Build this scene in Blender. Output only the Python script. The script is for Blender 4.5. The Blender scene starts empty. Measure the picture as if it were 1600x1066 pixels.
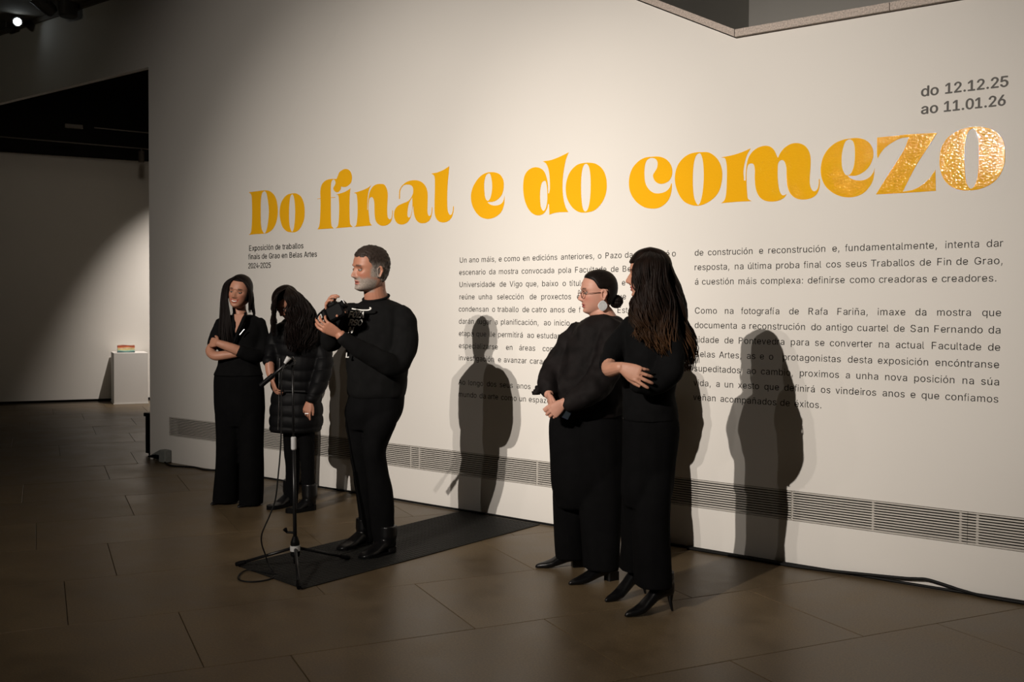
import bpy, bmesh, math, random
import numpy as np
from mathutils import Vector, Matrix, noise

# ------------------------------------------------------------------ camera
FPX, CAMH = 1556.0, 1.45
PITCH, ROLL, PHI = math.atan(49/1556), 0.0068, math.atan(2071/1556)
_a = np.array([-math.cos(PHI), math.sin(PHI), 0.0])      # horizontal view direction
_r0 = np.array([math.sin(PHI), math.cos(PHI), 0.0])
_z = np.array([0.0, 0.0, 1.0])
FWD = _a*math.cos(PITCH) - _z*math.sin(PITCH)
_u0 = _z*math.cos(PITCH) + _a*math.sin(PITCH)
RGT = _r0*math.cos(ROLL) + _u0*math.sin(ROLL)
UPV = _u0*math.cos(ROLL) - _r0*math.sin(ROLL)
CAM = np.array([0.0, -5.5, CAMH])

sc = bpy.context.scene
C = sc.collection
cd = bpy.data.cameras.new('camera'); cam = bpy.data.objects.new('camera', cd); C.objects.link(cam)
cam.matrix_world = Matrix(((RGT[0], UPV[0], -FWD[0], CAM[0]), (RGT[1], UPV[1], -FWD[1], CAM[1]),
                           (RGT[2], UPV[2], -FWD[2], CAM[2]), (0, 0, 0, 1)))
cd.sensor_width = 36.0; cd.lens = FPX*36.0/1600.0; cd.clip_start = 0.05; cd.clip_end = 200
sc.camera = cam
sc.view_settings.view_transform = 'Standard'; sc.view_settings.look = 'None'
sc.view_settings.gamma = 1.0; sc.view_settings.exposure = 0.0; sc.view_settings.use_curve_mapping = False
w = bpy.data.worlds.new('world'); sc.world = w; w.use_nodes = True
w.node_tree.nodes['Background'].inputs[0].default_value = (0.9, 0.8, 0.65, 1)
w.node_tree.nodes['Background'].inputs[1].default_value = 0.0

def add_fill(loc, watts, size, color):
    l = bpy.data.lights.new('ambient_fill', 'AREA'); l.energy = watts; l.size = size; l.color = color
    o = bpy.data.objects.new('ambient_fill', l); C.objects.link(o); o.location = loc
add_fill((-3.0, -4.0, 4.4), 5.0, 0.4, (1.0, 0.86, 0.68))  # added dim fill lifting the ambient level, no lamp known there

def spot(name, loc, target, watts, color, angle, blend, size):
    l = bpy.data.lights.new(name, 'SPOT'); l.energy = watts; l.color = color
    l.spot_size = math.radians(angle); l.spot_blend = blend; l.shadow_soft_size = size
    o = bpy.data.objects.new(name, l); C.objects.link(o); o.location = loc
    o.rotation_euler = (Vector(target)-Vector(loc)).to_track_quat('-Z', 'Y').to_euler()
    return o
WARM = (1.0, 0.905, 0.81)
KEY = [((-2.98, -9.1, 4.30), 1.0), ((-2.55, -9.1, 4.30), 1.0), ((-4.25, -9.1, 3.98), 0.05)]
for i, (p, k) in enumerate(KEY):
    # the reflector's beam and its wider field, both from the same lamp
    spot('gallery_spot', p, ((-5.12, -2.33, -4.0)[i], 0, 1.60), 1610*k, WARM, 34.3, 1.0, (0.026, 0.026, 0.006)[i])
    spot('gallery_spot_field', p, ((-5.12, -2.33, -4.0)[i], 0, 1.60), 840*k, WARM, 52.5, 1.0, (0.026, 0.026, 0.006)[i])
spot('back_room_spot', (-11.8, 2.9, 4.6), (-13.1, 4.1, 1.0), 880, (1.0, 0.90, 0.81), 66, 1.0, 0.03)
spot('header_fill', (-8.6, -4.6, 4.2), (-11.5, 0, 4.1), 16, (1.0, 0.92, 0.72), 75, 1.0, 0.1)  # added spot to brighten the header, not a known fixture
spot('back_room_fill', (-10.5, 1.2, 4.9), (-14.3, 2.2, 1.6), 30, (1.0, 0.86, 0.68), 80, 1.0, 0.2)  # added fill to lift the dim left of the back room

# ------------------------------------------------------------------ geometry of the picture
def ray(x, y): return FWD + RGT*((x-800)/FPX) - UPV*((y-533)/FPX)
def on_wall(x, y, Y=0.0):
    d = ray(x, y); return CAM + d*((Y-CAM[1])/d[1])
def on_floor(x, y, Z=0.0):
    d = ray(x, y); return CAM + d*((Z-CAM[2])/d[2])
def project(P):
    d = np.asarray(P, float)-CAM; z = d@FWD
    return 800+FPX*(d@RGT)/z, 533-FPX*(d@UPV)/z, z

# ------------------------------------------------------------------ materials
def mat(name, col, rough=0.6, metal=0.0, noise_amt=0.0, nscale=20, bump=0.0, bscale=200, spec=0.5, emit=None, coat=0.0, alpha=None):
    m = bpy.data.materials.new(name); m.use_nodes = True
    nt = m.node_tree; b = nt.nodes['Principled BSDF']
    b.inputs['Roughness'].default_value = rough; b.inputs['Metallic'].default_value = metal
    b.inputs['Specular IOR Level'].default_value = spec
    b.inputs['Coat Weight'].default_value = coat
    c = (*col, 1)
    b.inputs['Base Color'].default_value = c
    if emit:
        b.inputs['Emission Color'].default_value = (*emit[0], 1); b.inputs['Emission Strength'].default_value = emit[1]
    tc = nt.nodes.new('ShaderNodeTexCoord')
    if noise_amt:
        n = nt.nodes.new('ShaderNodeTexNoise'); n.inputs['Scale'].default_value = nscale; n.inputs['Detail'].default_value = 6
        nt.links.new(tc.outputs['Object'], n.inputs['Vector'])
        r = nt.nodes.new('ShaderNodeMapRange')
        r.inputs['From Min'].default_value = 0.3; r.inputs['From Max'].default_value = 0.7
        r.inputs['To Min'].default_value = 1-noise_amt; r.inputs['To Max'].default_value = 1+noise_amt
        nt.links.new(n.outputs['Fac'], r.inputs['Value'])
        mx = nt.nodes.new('ShaderNodeVectorMath'); mx.operation = 'SCALE'
        mx.inputs[0].default_value = col; nt.links.new(r.outputs[0], mx.inputs['Scale'])
        nt.links.new(mx.outputs[0], b.inputs['Base Color'])
    if bump:
        n2 = nt.nodes.new('ShaderNodeTexNoise'); n2.inputs['Scale'].default_value = bscale; n2.inputs['Detail'].default_value = 4
        nt.links.new(tc.outputs['Object'], n2.inputs['Vector'])
        bp = nt.nodes.new('ShaderNodeBump'); bp.inputs['Strength'].default_value = bump; bp.inputs['Distance'].default_value = 0.004
        nt.links.new(n2.outputs['Fac'], bp.inputs['Height']); nt.links.new(bp.outputs[0], b.inputs['Normal'])
    return m
def vcol(m):
    """drive base colour from the 'tint' attribute (skin, lips, beard, hair dye: colours the thing itself has)"""
    nt = m.node_tree; a = nt.nodes.new('ShaderNodeAttribute'); a.attribute_name = 'tint'
    nt.links.new(a.outputs['Color'], nt.nodes['Principled BSDF'].inputs['Base Color']); return m

M = {}
M['wall'] = mat('wall_paint', (0.79, 0.765, 0.72), 0.85, bump=0.08, bscale=250, noise_amt=0.012, nscale=1.5, spec=0.2)
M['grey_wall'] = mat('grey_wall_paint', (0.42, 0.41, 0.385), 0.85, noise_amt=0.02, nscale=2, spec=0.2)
M['ceiling'] = mat('ceiling_paint', (0.22, 0.20, 0.17), 0.9, noise_amt=0.02, nscale=1)
M['dark_wall'] = mat('dark_wall_paint', (0.05, 0.045, 0.04), 0.9, noise_amt=0.02, nscale=1)
M['black_paint'] = mat('black_ceiling_paint', (0.006, 0.006, 0.005), 0.9, noise_amt=0.1, nscale=3)
M['joint'] = mat('floor_joint', (0.045, 0.034, 0.022), 0.8, noise_amt=0.1, nscale=8)
M['stone_cap'] = mat('granite_cap', (0.46, 0.39, 0.34), 0.6, noise_amt=0.35, nscale=120)
M['dark_gap'] = mat('shadow_gap', (0.02, 0.018, 0.016), 0.9, noise_amt=0.1)  # near-black colour stands in for shade in the gaps
M['slat'] = mat('grille_aluminium', (0.60, 0.57, 0.52), 0.45, metal=0.0, noise_amt=0.03, nscale=4)
M['yellow'] = mat('yellow_vinyl', (0.92, 0.47, 0.012), 0.055, noise_amt=0.02, nscale=3, spec=0.26)
M['date'] = mat('sheen_vinyl', (0.055, 0.05, 0.042), 0.5, noise_amt=0.05, nscale=5, spec=0.3)  # dark vinyl lightened, the glossy sheen on the dates painted in
M['text'] = mat('dark_vinyl', (0.018, 0.016, 0.013), 0.55, spec=0.2, noise_amt=0.05, nscale=5)
M['mat'] = mat('rubber_mat', (0.010, 0.010, 0.009), 0.6, spec=0.2, noise_amt=0.15, nscale=12)
M['cable'] = mat('black_cable', (0.006, 0.006, 0.006), 0.55, spec=0.2, noise_amt=0.1)
M['black_metal'] = mat('black_metal', (0.006, 0.006, 0.0065), 0.35, spec=0.3, noise_amt=0.1, nscale=30)
M['black_plastic'] = mat('black_plastic', (0.004, 0.004, 0.0042), 0.5, spec=0.06, noise_amt=0.1, nscale=40)
M['grey_plastic'] = mat('grey_plastic', (0.42, 0.42, 0.42), 0.4, noise_amt=0.04, nscale=40)
M['chrome'] = mat('chrome', (0.7, 0.7, 0.7), 0.18, metal=1.0, noise_amt=0.02)
M['silver'] = mat('brushed_silver', (0.90, 0.92, 0.93), 0.35, metal=0.35, noise_amt=0.12, nscale=60)
M['white_paint'] = mat('plinth_paint', (0.76, 0.74, 0.71), 0.7, noise_amt=0.015, nscale=3)
M['box_grey'] = mat('box_grey', (0.20, 0.21, 0.20), 0.6, noise_amt=0.1, nscale=30)
M['fixture'] = mat('fixture_grey', (0.07, 0.065, 0.06), 0.5, noise_amt=0.05)
M['lens_glow'] = mat('lamp_lens', (0.9, 0.95, 1.0), 0.2, emit=((0.85, 0.95, 1.0), 9.0))
M['glass'] = mat('lens_glass', (0.03, 0.04, 0.05), 0.08, spec=0.8)
M['wool'] = mat('black_sweatshirt', (0.0055, 0.0055, 0.0056), 0.9, noise_amt=0.15, nscale=25, bump=0.15, bscale=300, spec=0.08)
M['cotton'] = mat('black_jacket', (0.0045, 0.0045, 0.0048), 0.9, noise_amt=0.15, nscale=20, bump=0.1, bscale=400, spec=0.07)
M['chiffon'] = mat('black_chiffon', (0.007, 0.0055, 0.0055), 0.75, noise_amt=0.5, nscale=12, bump=0.2, bscale=60, spec=0.12)
M['puffer'] = mat('black_puffer', (0.0045, 0.0045, 0.005), 0.55, noise_amt=0.1, nscale=15, bump=0.15, bscale=50, spec=0.09)
M['trouser'] = mat('black_trouser', (0.0035, 0.0035, 0.0038), 0.9, noise_amt=0.15, nscale=15, bump=0.1, bscale=200, spec=0.06)
M['leather'] = mat('black_leather', (0.004, 0.004, 0.0045), 0.32, noise_amt=0.1, nscale=30, bump=0.05, bscale=80, spec=0.35)
M['skin'] = vcol(mat('skin', (0.5, 0.25, 0.17), 0.5, bump=0.03, bscale=150, spec=0.35))
M['hair'] = vcol(mat('hair', (0.02, 0.013, 0.01), 0.5, bump=0.1, bscale=300, spec=0.10))
M['eye_white'] = mat('eye_white', (0.30, 0.27, 0.24), 0.2, noise_amt=0.03)
M['iris'] = mat('iris', (0.02, 0.012, 0.008), 0.15, noise_amt=0.1)
M['teeth'] = mat('teeth', (0.75, 0.70, 0.62), 0.3, noise_amt=0.03)
M['print_white'] = mat('white_print', (0.75, 0.75, 0.72), 0.7, noise_amt=0.05, nscale=80)
M['phone'] = mat('phone_blue', (0.04, 0.05, 0.10), 0.25, noise_amt=0.05)
M['frame_red'] = mat('glasses_frame', (0.10, 0.03, 0.02), 0.3, noise_amt=0.1)

def yellow_bumps():
    nt = M['yellow'].node_tree; b = nt.nodes['Principled BSDF']; tc = nt.nodes.new('ShaderNodeTexCoord')
    n1 = nt.nodes.new('ShaderNodeTexNoise'); n1.inputs['Scale'].default_value = 95; n1.inputs['Detail'].default_value = 2
    n2 = nt.nodes.new('ShaderNodeTexNoise'); n2.inputs['Scale'].default_value = 9; n2.inputs['Detail'].default_value = 2
    ad = nt.nodes.new('ShaderNodeMath'); ad.operation = 'MULTIPLY_ADD'; ad.inputs[1].default_value = 0.35
    nt.links.new(tc.outputs['Object'], n1.inputs['Vector']); nt.links.new(tc.outputs['Object'], n2.inputs['Vector'])
    nt.links.new(n2.outputs['Fac'], ad.inputs[0]); nt.links.new(n1.outputs['Fac'], ad.inputs[2])
    bp = nt.nodes.new('ShaderNodeBump'); bp.inputs['Strength'].default_value = 0.9; bp.inputs['Distance'].default_value = 0.00055
    mr = nt.nodes.new('ShaderNodeMapRange'); mr.interpolation_type = 'SMOOTHSTEP'
    mr.inputs['From Min'].default_value = 0.56; mr.inputs['From Max'].default_value = 0.78
    nt.links.new(n1.outputs['Fac'], mr.inputs['Value']); nt.links.new(mr.outputs[0], ad.inputs[2])
    mr.interpolation_type = 'LINEAR'; mr.inputs['From Min'].default_value = 0.30; mr.inputs['From Max'].default_value = 0.70
    nt.links.new(ad.outputs[0], bp.inputs['Height']); nt.links.new(bp.outputs[0], b.inputs['Normal'])
yellow_bumps()

def tile_material():
    m = bpy.data.materials.new('stone_tile'); m.use_nodes = True; nt = m.node_tree; b = nt.nodes['Principled BSDF']
    tc = nt.nodes.new('ShaderNodeTexCoord'); oi = nt.nodes.new('ShaderNodeObjectInfo')
    geo = nt.nodes.new('ShaderNodeNewGeometry')
    n = nt.nodes.new('ShaderNodeTexNoise'); n.inputs['Scale'].default_value = 3.0; n.inputs['Detail'].default_value = 9; n.inputs['Roughness'].default_value = 0.65
    n2 = nt.nodes.new('ShaderNodeTexNoise'); n2.inputs['Scale'].default_value = 110; n2.inputs['Detail'].default_value = 3
    nt.links.new(geo.outputs['Position'], n.inputs['Vector']); nt.links.new(geo.outputs['Position'], n2.inputs['Vector'])
    cr = nt.nodes.new('ShaderNodeValToRGB'); cr.color_ramp.elements[0].position = 0.3; cr.color_ramp.elements[1].position = 0.72
    cr.color_ramp.elements[0].color = (0.090, 0.063, 0.034, 1); cr.color_ramp.elements[1].color = (0.150, 0.108, 0.060, 1)
    nt.links.new(n.outputs['Fac'], cr.inputs[0])
    r1 = nt.nodes.new('ShaderNodeMapRange'); r1.inputs['From Min'].default_value = 0.25; r1.inputs['From Max'].default_value = 0.75
    r1.inputs['To Min'].default_value = 0.72; r1.inputs['To Max'].default_value = 1.28
    nt.links.new(n2.outputs['Fac'], r1.inputs['Value'])
    r2 = nt.nodes.new('ShaderNodeMapRange'); r2.inputs['To Min'].default_value = 0.9; r2.inputs['To Max'].default_value = 1.1
    nt.links.new(oi.outputs['Random'], r2.inputs['Value'])
    mu = nt.nodes.new('ShaderNodeMath'); mu.operation = 'MULTIPLY'
    nt.links.new(r1.outputs[0], mu.inputs[0]); nt.links.new(r2.outputs[0], mu.inputs[1])
    vs = nt.nodes.new('ShaderNodeVectorMath'); vs.operation = 'SCALE'
    nt.links.new(cr.outputs[0], vs.inputs[0]); nt.links.new(mu.outputs[0], vs.inputs['Scale'])
    nt.links.new(vs.outputs[0], b.inputs['Base Color'])
    rr = nt.nodes.new('ShaderNodeMapRange'); rr.inputs['From Min'].default_value = 0.3; rr.inputs['From Max'].default_value = 0.7
    rr.inputs['To Min'].default_value = 0.32; rr.inputs['To Max'].default_value = 0.46
    nt.links.new(n.outputs['Fac'], rr.inputs['Value']); nt.links.new(rr.outputs[0], b.inputs['Roughness'])
    b.inputs['Specular IOR Level'].default_value = 0.33
    bp = nt.nodes.new('ShaderNodeBump'); bp.inputs['Strength'].default_value = 0.06; bp.inputs['Distance'].default_value = 0.002
    nt.links.new(n2.outputs['Fac'], bp.inputs['Height']); nt.links.new(bp.outputs[0], b.inputs['Normal'])
    return m
M['tile'] = tile_material()

# ------------------------------------------------------------------ object helpers
def tag(o, label=None, cat=None, group=None, kind=None):
    if label: o['label'] = label
    if cat: o['category'] = cat
    if group: o['group'] = group
    if kind: o['kind'] = kind
    return o
def empty(name, loc, label=None, cat=None, group=None, kind=None):
    o = bpy.data.objects.new(name, None); C.objects.link(o); o.location = tuple(float(v) for v in loc); o.empty_display_size = 0.1
    return tag(o, label, cat, group, kind)
ROOTLOC = {}
def origin_of(o):
    v = Vector((0, 0, 0))
    while o is not None: v += o.location; o = o.parent
    return v
def link(name, me, m=None, parent=None, loc=None, smooth=False):
    """me has world coordinates; they are made relative to the parent (or to loc)"""
    o = bpy.data.objects.new(name, me); C.objects.link(o)
    if parent is not None:
        o.parent = parent; off = origin_of(parent)
        me.transform(Matrix.Translation(-off))
    elif loc is not None:
        o.location = tuple(float(v) for v in loc); me.transform(Matrix.Translation(-Vector([float(v) for v in loc])))
    if m is not None:
        me.materials.clear(); me.materials.append(M[m] if isinstance(m, str) else m)
    if smooth: me.shade_smooth()
    return o
def mesh_from(V, F, name='m'):
    me = bpy.data.meshes.new(name); me.from_pydata([tuple(float(c) for c in v) for v in V], [], [tuple(f) for f in F]); me.update(); return me
class MB:
    def __init__(s): s.V = []; s.F = []
    def add(s, V, F):
        n = len(s.V); s.V += [tuple(float(c) for c in v) for v in V]; s.F += [tuple(i+n for i in f) for f in F]; return s
    def box(s, x0, x1, y0, y1, z0, z1):
        V = [(x, y, z) for z in (z0, z1) for y in (y0, y1) for x in (x0, x1)]
        return s.add(V, [(0, 2, 3, 1), (4, 5, 7, 6), (0, 1, 5, 4), (2, 6, 7, 3), (0, 4, 6, 2), (1, 3, 7, 5)])
    def obox(s, c, ax, ay, az, hx, hy, hz, bev=0.0):
        c, ax, ay, az = [np.asarray(v, float) for v in (c, ax, ay, az)]
        if bev <= 0:
            V = [c+ax*i*hx+ay*j*hy+az*k*hz for k in (-1, 1) for j in (-1, 1) for i in (-1, 1)]
            return s.add(V, [(0, 2, 3, 1), (4, 5, 7, 6), (0, 1, 5, 4), (2, 6, 7, 3), (0, 4, 6, 2), (1, 3, 7, 5)])
        rings = []
        for k, b in ((-hz, bev), (-hz+bev, 0), (hz-bev, 0), (hz, bev)):
            ring = []
            for (i, j) in ((-1, -1), (1, -1), (1, 1), (-1, 1)):
                X, Y = hx-b, hy-b
                p1 = (i*X, j*(Y-bev)); p2 = (i*(X-bev), j*Y)
                for p in ((p1, p2) if i*j > 0 else (p2, p1)): ring.append(c+ax*p[0]+ay*p[1]+az*k)
            rings.append(ring)
        return s.rings(rings)
    def rings(s, R, cap=True):
        n = len(R[0]); V = [p for r in R for p in r]; F = []
        for k in range(len(R)-1):
            for i in range(n):
                j = (i+1) % n; F.append((k*n+i, k*n+j, (k+1)*n+j, (k+1)*n+i))
        if cap: F.append(tuple(range(n-1, -1, -1))); F.append(tuple((len(R)-1)*n+i for i in range(n)))
        return s.add(V, F)
    def prism(s, poly, y0, y1):
        """poly (x,z) extruded along Y"""
        n = len(poly); V = [(x, y0, z) for x, z in poly]+[(x, y1, z) for x, z in poly]
        F = [tuple(range(n)), tuple(range(2*n-1, n-1, -1))]+[(i, i+n, (i+1) % n+n, (i+1) % n) for i in range(n)]
        return s.add(V, F)
    def tube(s, pts, r, n=10):
        P = [np.asarray(p, float) for p in pts]; r = r if hasattr(r, '__len__') else [r]*len(P)
        T = [P[min(i+1, len(P)-1)]-P[max(i-1, 0)] for i in range(len(P))]
        T = [t/(np.linalg.norm(t)+1e-12) for t in T]
        u = np.cross(T[0], (0, 0, 1.0)); u = u if np.linalg.norm(u) > 0.1 else np.cross(T[0], (1.0, 0, 0)); u /= np.linalg.norm(u)
        R = []
        for p, t, q in zip(P, T, r):
            u = u-t*(u@t); u /= np.linalg.norm(u); v = np.cross(t, u)
            R.append([p+(u*math.cos(a)+v*math.sin(a))*q for a in [2*math.pi*k/n for k in range(n)]])
        return s.rings(R)
    def mesh(s, name='m'):
        me = mesh_from(s.V, s.F, name); bm = bmesh.new(); bm.from_mesh(me); bmesh.ops.recalc_face_normals(bm, faces=bm.faces); bm.to_mesh(me); bm.free(); return me
    def build(s, name, m, parent=None, loc=None, smooth=False): return link(name, s.mesh(name), m, parent, loc, smooth)

def smooth_path(pts, n):
    """Catmull-Rom through rows of numbers"""
    P = np.asarray(pts, float); k = len(P)
    if k < 3:
        t = np.linspace(0, k-1, n)[:, None]; return P[0]*(1-t/(k-1))+P[-1]*(t/(k-1))
    E = np.vstack([2*P[0]-P[1], P, 2*P[-1]-P[-2]]); out = []
    for t in np.linspace(0, k-1-1e-9, n):
        i = int(t); f = t-i; a, b, c, d = E[i], E[i+1], E[i+2], E[i+3]
        out.append(0.5*((2*b)+(c-a)*f+(2*a-5*b+4*c-d)*f*f+(3*b-a-3*c+d)*f**3))
    return np.array(out)

# ------------------------------------------------------------------ the room
WX0, WX1, CEIL = -16.0, 3.0, 4.5
LEFT = -8.445
wm = MB()
wm.prism([(LEFT, 0), (-8.14, 0), (-8.14, 3.715), (LEFT, 3.715)], 0, 0.32)
wm.prism([(-8.14, 0), (WX1, 0), (WX1, 0.252), (-8.14, 0.252)], 0, 0.32)
SLX = -2.5; SLOPE = 0.51
wm.prism([(-8.14, 0.425), (WX1, 0.425), (WX1, 3.05), (SLX, 3.05), (SLX-(CEIL-3.05)/SLOPE, CEIL), (-8.14, CEIL)], 0, 0.32)
wm.prism([(WX0, 3.715), (-8.14, 3.715), (-8.14, CEIL), (WX0, CEIL)], 0, 0.06)
wall = wm.build('wall_front', 'wall'); tag(wall, 'large cream wall carrying the yellow exhibition title and texts', kind='structure')
MB().box(-8.14, WX1, 0.10, 0.30, 0.255, 0.422).build('recess_panel', 'dark_gap', wall)
# stone coping of the stair opening: a level run and a sloping run, each stone a piece
def coping(x0, z0, x1, z1, y0=-0.025, y1=0.36, t=0.042):
    return MB().prism([(x0, z0), (x1, z1), (x1, z1+t), (x0, z0+t)], y0, y1).build('coping_stone', 'stone_cap', wall)
coping(SLX, 3.056, -1.62, 3.056); coping(-1.616, 3.056, 0.2, 3.056); coping(0.204, 3.056, WX1, 3.056)
coping(SLX-0.004, 3.058, SLX-1.2, 3.058+1.2*SLOPE); coping(SLX-1.204, 3.058+1.204*SLOPE, SLX-2.7, 3.058+2.7*SLOPE)

def slab(name, x0, x1, y0, y1, z0, z1, m, label=None):
    o = MB().box(x0, x1, y0, y1, z0, z1).build(name, m); return tag(o, label, kind='structure')
slab('ceiling', WX0, WX1+0.3, -13.3, 0.0, CEIL, CEIL+0.2, 'ceiling', 'dim grey gallery ceiling')
slab('wall_right', WX1, WX1+0.3, -13, 9.3, 0, 5.8, 'dark_wall')
slab('wall_rear', WX0, WX1+0.3, -13.3, -13, 0, CEIL, 'dark_wall')
# stairwell behind the opening
cpt = on_wall(1170, 30, 2.0)
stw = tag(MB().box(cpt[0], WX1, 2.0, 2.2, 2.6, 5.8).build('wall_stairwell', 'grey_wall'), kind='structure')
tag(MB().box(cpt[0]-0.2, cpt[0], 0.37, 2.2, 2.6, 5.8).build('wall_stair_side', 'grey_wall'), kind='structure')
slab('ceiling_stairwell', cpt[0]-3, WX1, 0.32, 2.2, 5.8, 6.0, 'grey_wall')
al = bpy.data.lights.new('stairwell_fill', 'AREA'); al.energy = 9.5; al.size = 0.8; al.color = (1.0, 0.92, 0.8)  # added light to brighten the stairwell, its real source unknown
ao = bpy.data.objects.new('stairwell_fill', al); C.objects.link(ao); ao.location = (0.2, 1.0, 5.7)

# back room: long wall running along the floor tiles
D3 = np.array([0.464, 0.886, 0.0]); D3 /= np.linalg.norm(D3); D4 = np.array([-D3[1], D3[0], 0.0])
BW0 = on_floor(0, 631.7); NB = -D4                        # NB looks back to the camera
def bw(u, out, z): return BW0 + D3*u + NB*out + _z*z
def bwbox(u0, u1, o0, o1, z0, z1):
    m = MB(); c = (bw(u0, o0, z0)+bw(u1, o1, z1))/2
    return m.obox(c, D3, NB, _z, (u1-u0)/2, (o1-o0)/2, (z1-z0)/2)
b = bwbox(-1.98, 9, -0.2, 0, 0.035, 3.72).build('wall_back_room', 'wall'); tag(b, 'cream wall of the back room behind the white plinth', kind='structure')
tag(bwbox(-1.98, 9, -0.2, -0.02, 0.0, 0.035).build('base_gap_back_room', 'dark_gap'), kind='structure')  # dark strip stands in for the shadow gap at the wall base
tag(bwbox(-1.98, 9, -0.25, 0.03, 3.72, 5.8).build('wall_upper_black', 'black_paint'), kind='structure')
slab('ceiling_back_room', WX0-4, LEFT+2.5, 0.32, 12, 5.4, 5.6, 'black_paint')
# inner side wall of the stair core, closing the back room on the right
tag(MB().box(LEFT+0.4, LEFT+0.6, 0.32, 9, 0, 5.4).build('wall_core', 'wall'), kind='structure')
slab('wall_left', WX0-0.3, WX0, -13.3, 0.0, 0, CEIL, 'dark_wall')

# ------------------------------------------------------------------ floor and its stone tiles
fl = slab('floor', -22, WX1+0.3, -13.3, 13, -0.12, -0.005, 'joint', 'brown grey stone floor of large running bond tiles')
rows = {0: -1.55, 1: -1.90, 2: -2.38, 3: -3.31, 4: -3.705, 5: -4.28, 6: -3.8, 7: -4.34, 8: -4.05, 9: -3.5, 10: -3.94, 11: -4.29, 12: -4.98, -1: -1.10, -2: -1.6, -3: -0.9}
RW, TL = 0.81, 1.19
tm = MB(); hx, hy = TL/2-0.0018, RW/2-0.0018
tm.rings([[(sx*(hx-b), sy*(hy-b), z) for sx, sy in ((-1, -1), (1, -1), (1, 1), (-1, 1))] for z, b in ((-0.012, 0), (-0.0015, 0), (0, 0.0015))])
tme = tm.mesh('tile'); tme.materials.append(M['tile'])
rng = random.Random(4); cand = []
ang = math.atan2(D3[1], D3[0])
for k in range(-3, 16):
    u0 = rows.get(k, -4.0-0.35*(k % 3))
    for j in range(-14, 14):
        c = D3*(u0+TL*(j+0.5)) + D4*(0.75+RW*(k+0.5))
        if c[0] > WX1 or c[0] < -21 or c[1] < -12.9 or c[1] > 12.5: continue
        d = c-CAM
        if d@_a < 0.8: continue
        x, y, zz = project(c)
        if -260 < x < 1860 and y < 1400 and not (c[1] > 0.9 and c[0] > LEFT+0.9):
            cand.append((zz, c))
cand.sort(key=lambda q: q[0])
for zz, c in cand[:300]:
    o = bpy.data.objects.new('tile', tme); C.objects.link(o); o.parent = fl
    o.location = (float(c[0]), float(c[1]), float(rng.uniform(-0.0006, 0.0004))); o.rotation_euler = (rng.uniform(-6e-4, 6e-4), rng.uniform(-6e-4, 6e-4), ang)

# ------------------------------------------------------------------ ventilation grille
gr = empty('ventilation_grille', (-4.0, 0, 0.25), 'long beige slatted ventilation grille set low in the cream wall', 'vent')
js = [-8.14, -7.1, -6.1, -5.088, -3.92, -2.95, -2.122, -1.184, -0.1, 1.0, 2.0, 3.0]
pitch = (0.425-0.252)/12
for a0, a1 in zip(js[:-1], js[1:]):
    me = None
    for k in range(12):
        z0 = 0.252+pitch*(k+0.5)
        s = MB(); g = 0.0012; z1 = z0+0.0036; z2 = z0-0.0036
        s.prism([(a0+g, z2), (a1-g, z2), (a1-g, z1), (a0+g, z1)], 0.002, 0.010)
        s.build('slat', 'slat', gr)
for x in (-7.1, -6.1, -5.088, -5.0, -3.92, -3.79, -2.95, -2.122, -1.667, -1.22, -1.139, -0.1):
    MB().box(x-0.006, x+0.006, 0.012, 0.03, 0.252, 0.425).build('bracket', 'slat', gr)

# ------------------------------------------------------------------ back room things
p0 = on_floor(178, 632.2); p1 = on_floor(231.5, 630.5)
pw = float(np.linalg.norm(p1-p0)); ph = 0.765
PD = 0.30; pc = p0 + D3*pw/2 + D4*PD
pl = empty('plinth', pc, 'white plinth against the back room wall holding the striped block', 'plinth')
MB().obox(pc+_z*ph/2, D3, D4, _z, pw/2, PD, ph/2, 0.004).build('body', 'white_paint', pl)
MB().obox(pc+_z*0.006, D3, D4, _z, pw/2+0.006, PD+0.006, 0.006).build('foot_strip', 'white_paint', pl)
ac = pc + _z*ph - D4*0.12 - D3*0.055
art = empty('sculpture', ac, 'small striped block of red, orange, white and green layers on the white plinth', 'sculpture')
lay = [((0.05, 0.09, 0.10), 0.014), ((0.20, 0.42, 0.38), 0.016), ((0.62, 0.66, 0.42), 0.016), ((0.80, 0.62, 0.22), 0.016), ((0.75, 0.66, 0.55), 0.010), ((0.80, 0.30, 0.10), 0.018), ((0.50, 0.05, 0.05), 0.012), ((0.55, 0.30, 0.20), 0.010)]
z = 0.0
for i, (c, h) in enumerate(lay):
    m = mat('layer_paint', c, 0.6, noise_amt=0.25, nscale=14); rg = random.Random(i); wd = 0.12+rg.uniform(-0.004, 0.003)
    R = []
    nseg = 9
    mbq = MB(); V = []
    for s in range(nseg):
        x = -wd+2*wd*s/(nseg-1); dz = 0.004*math.sin(s*0.9+i*0.7); dz1 = 0.004*math.sin(s*0.9+(i+1)*0.7)
        R.append([ac+D3*x-D4*0.05+_z*(z+dz*(i > 0)), ac+D3*x+D4*0.05+_z*(z+dz*(i > 0)), ac+D3*x+D4*0.05+_z*(z+h+dz1), ac+D3*x-D4*0.05+_z*(z+h+dz1)])
    mbq.rings(R); mbq.build('layer', m, art); z += h
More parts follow.
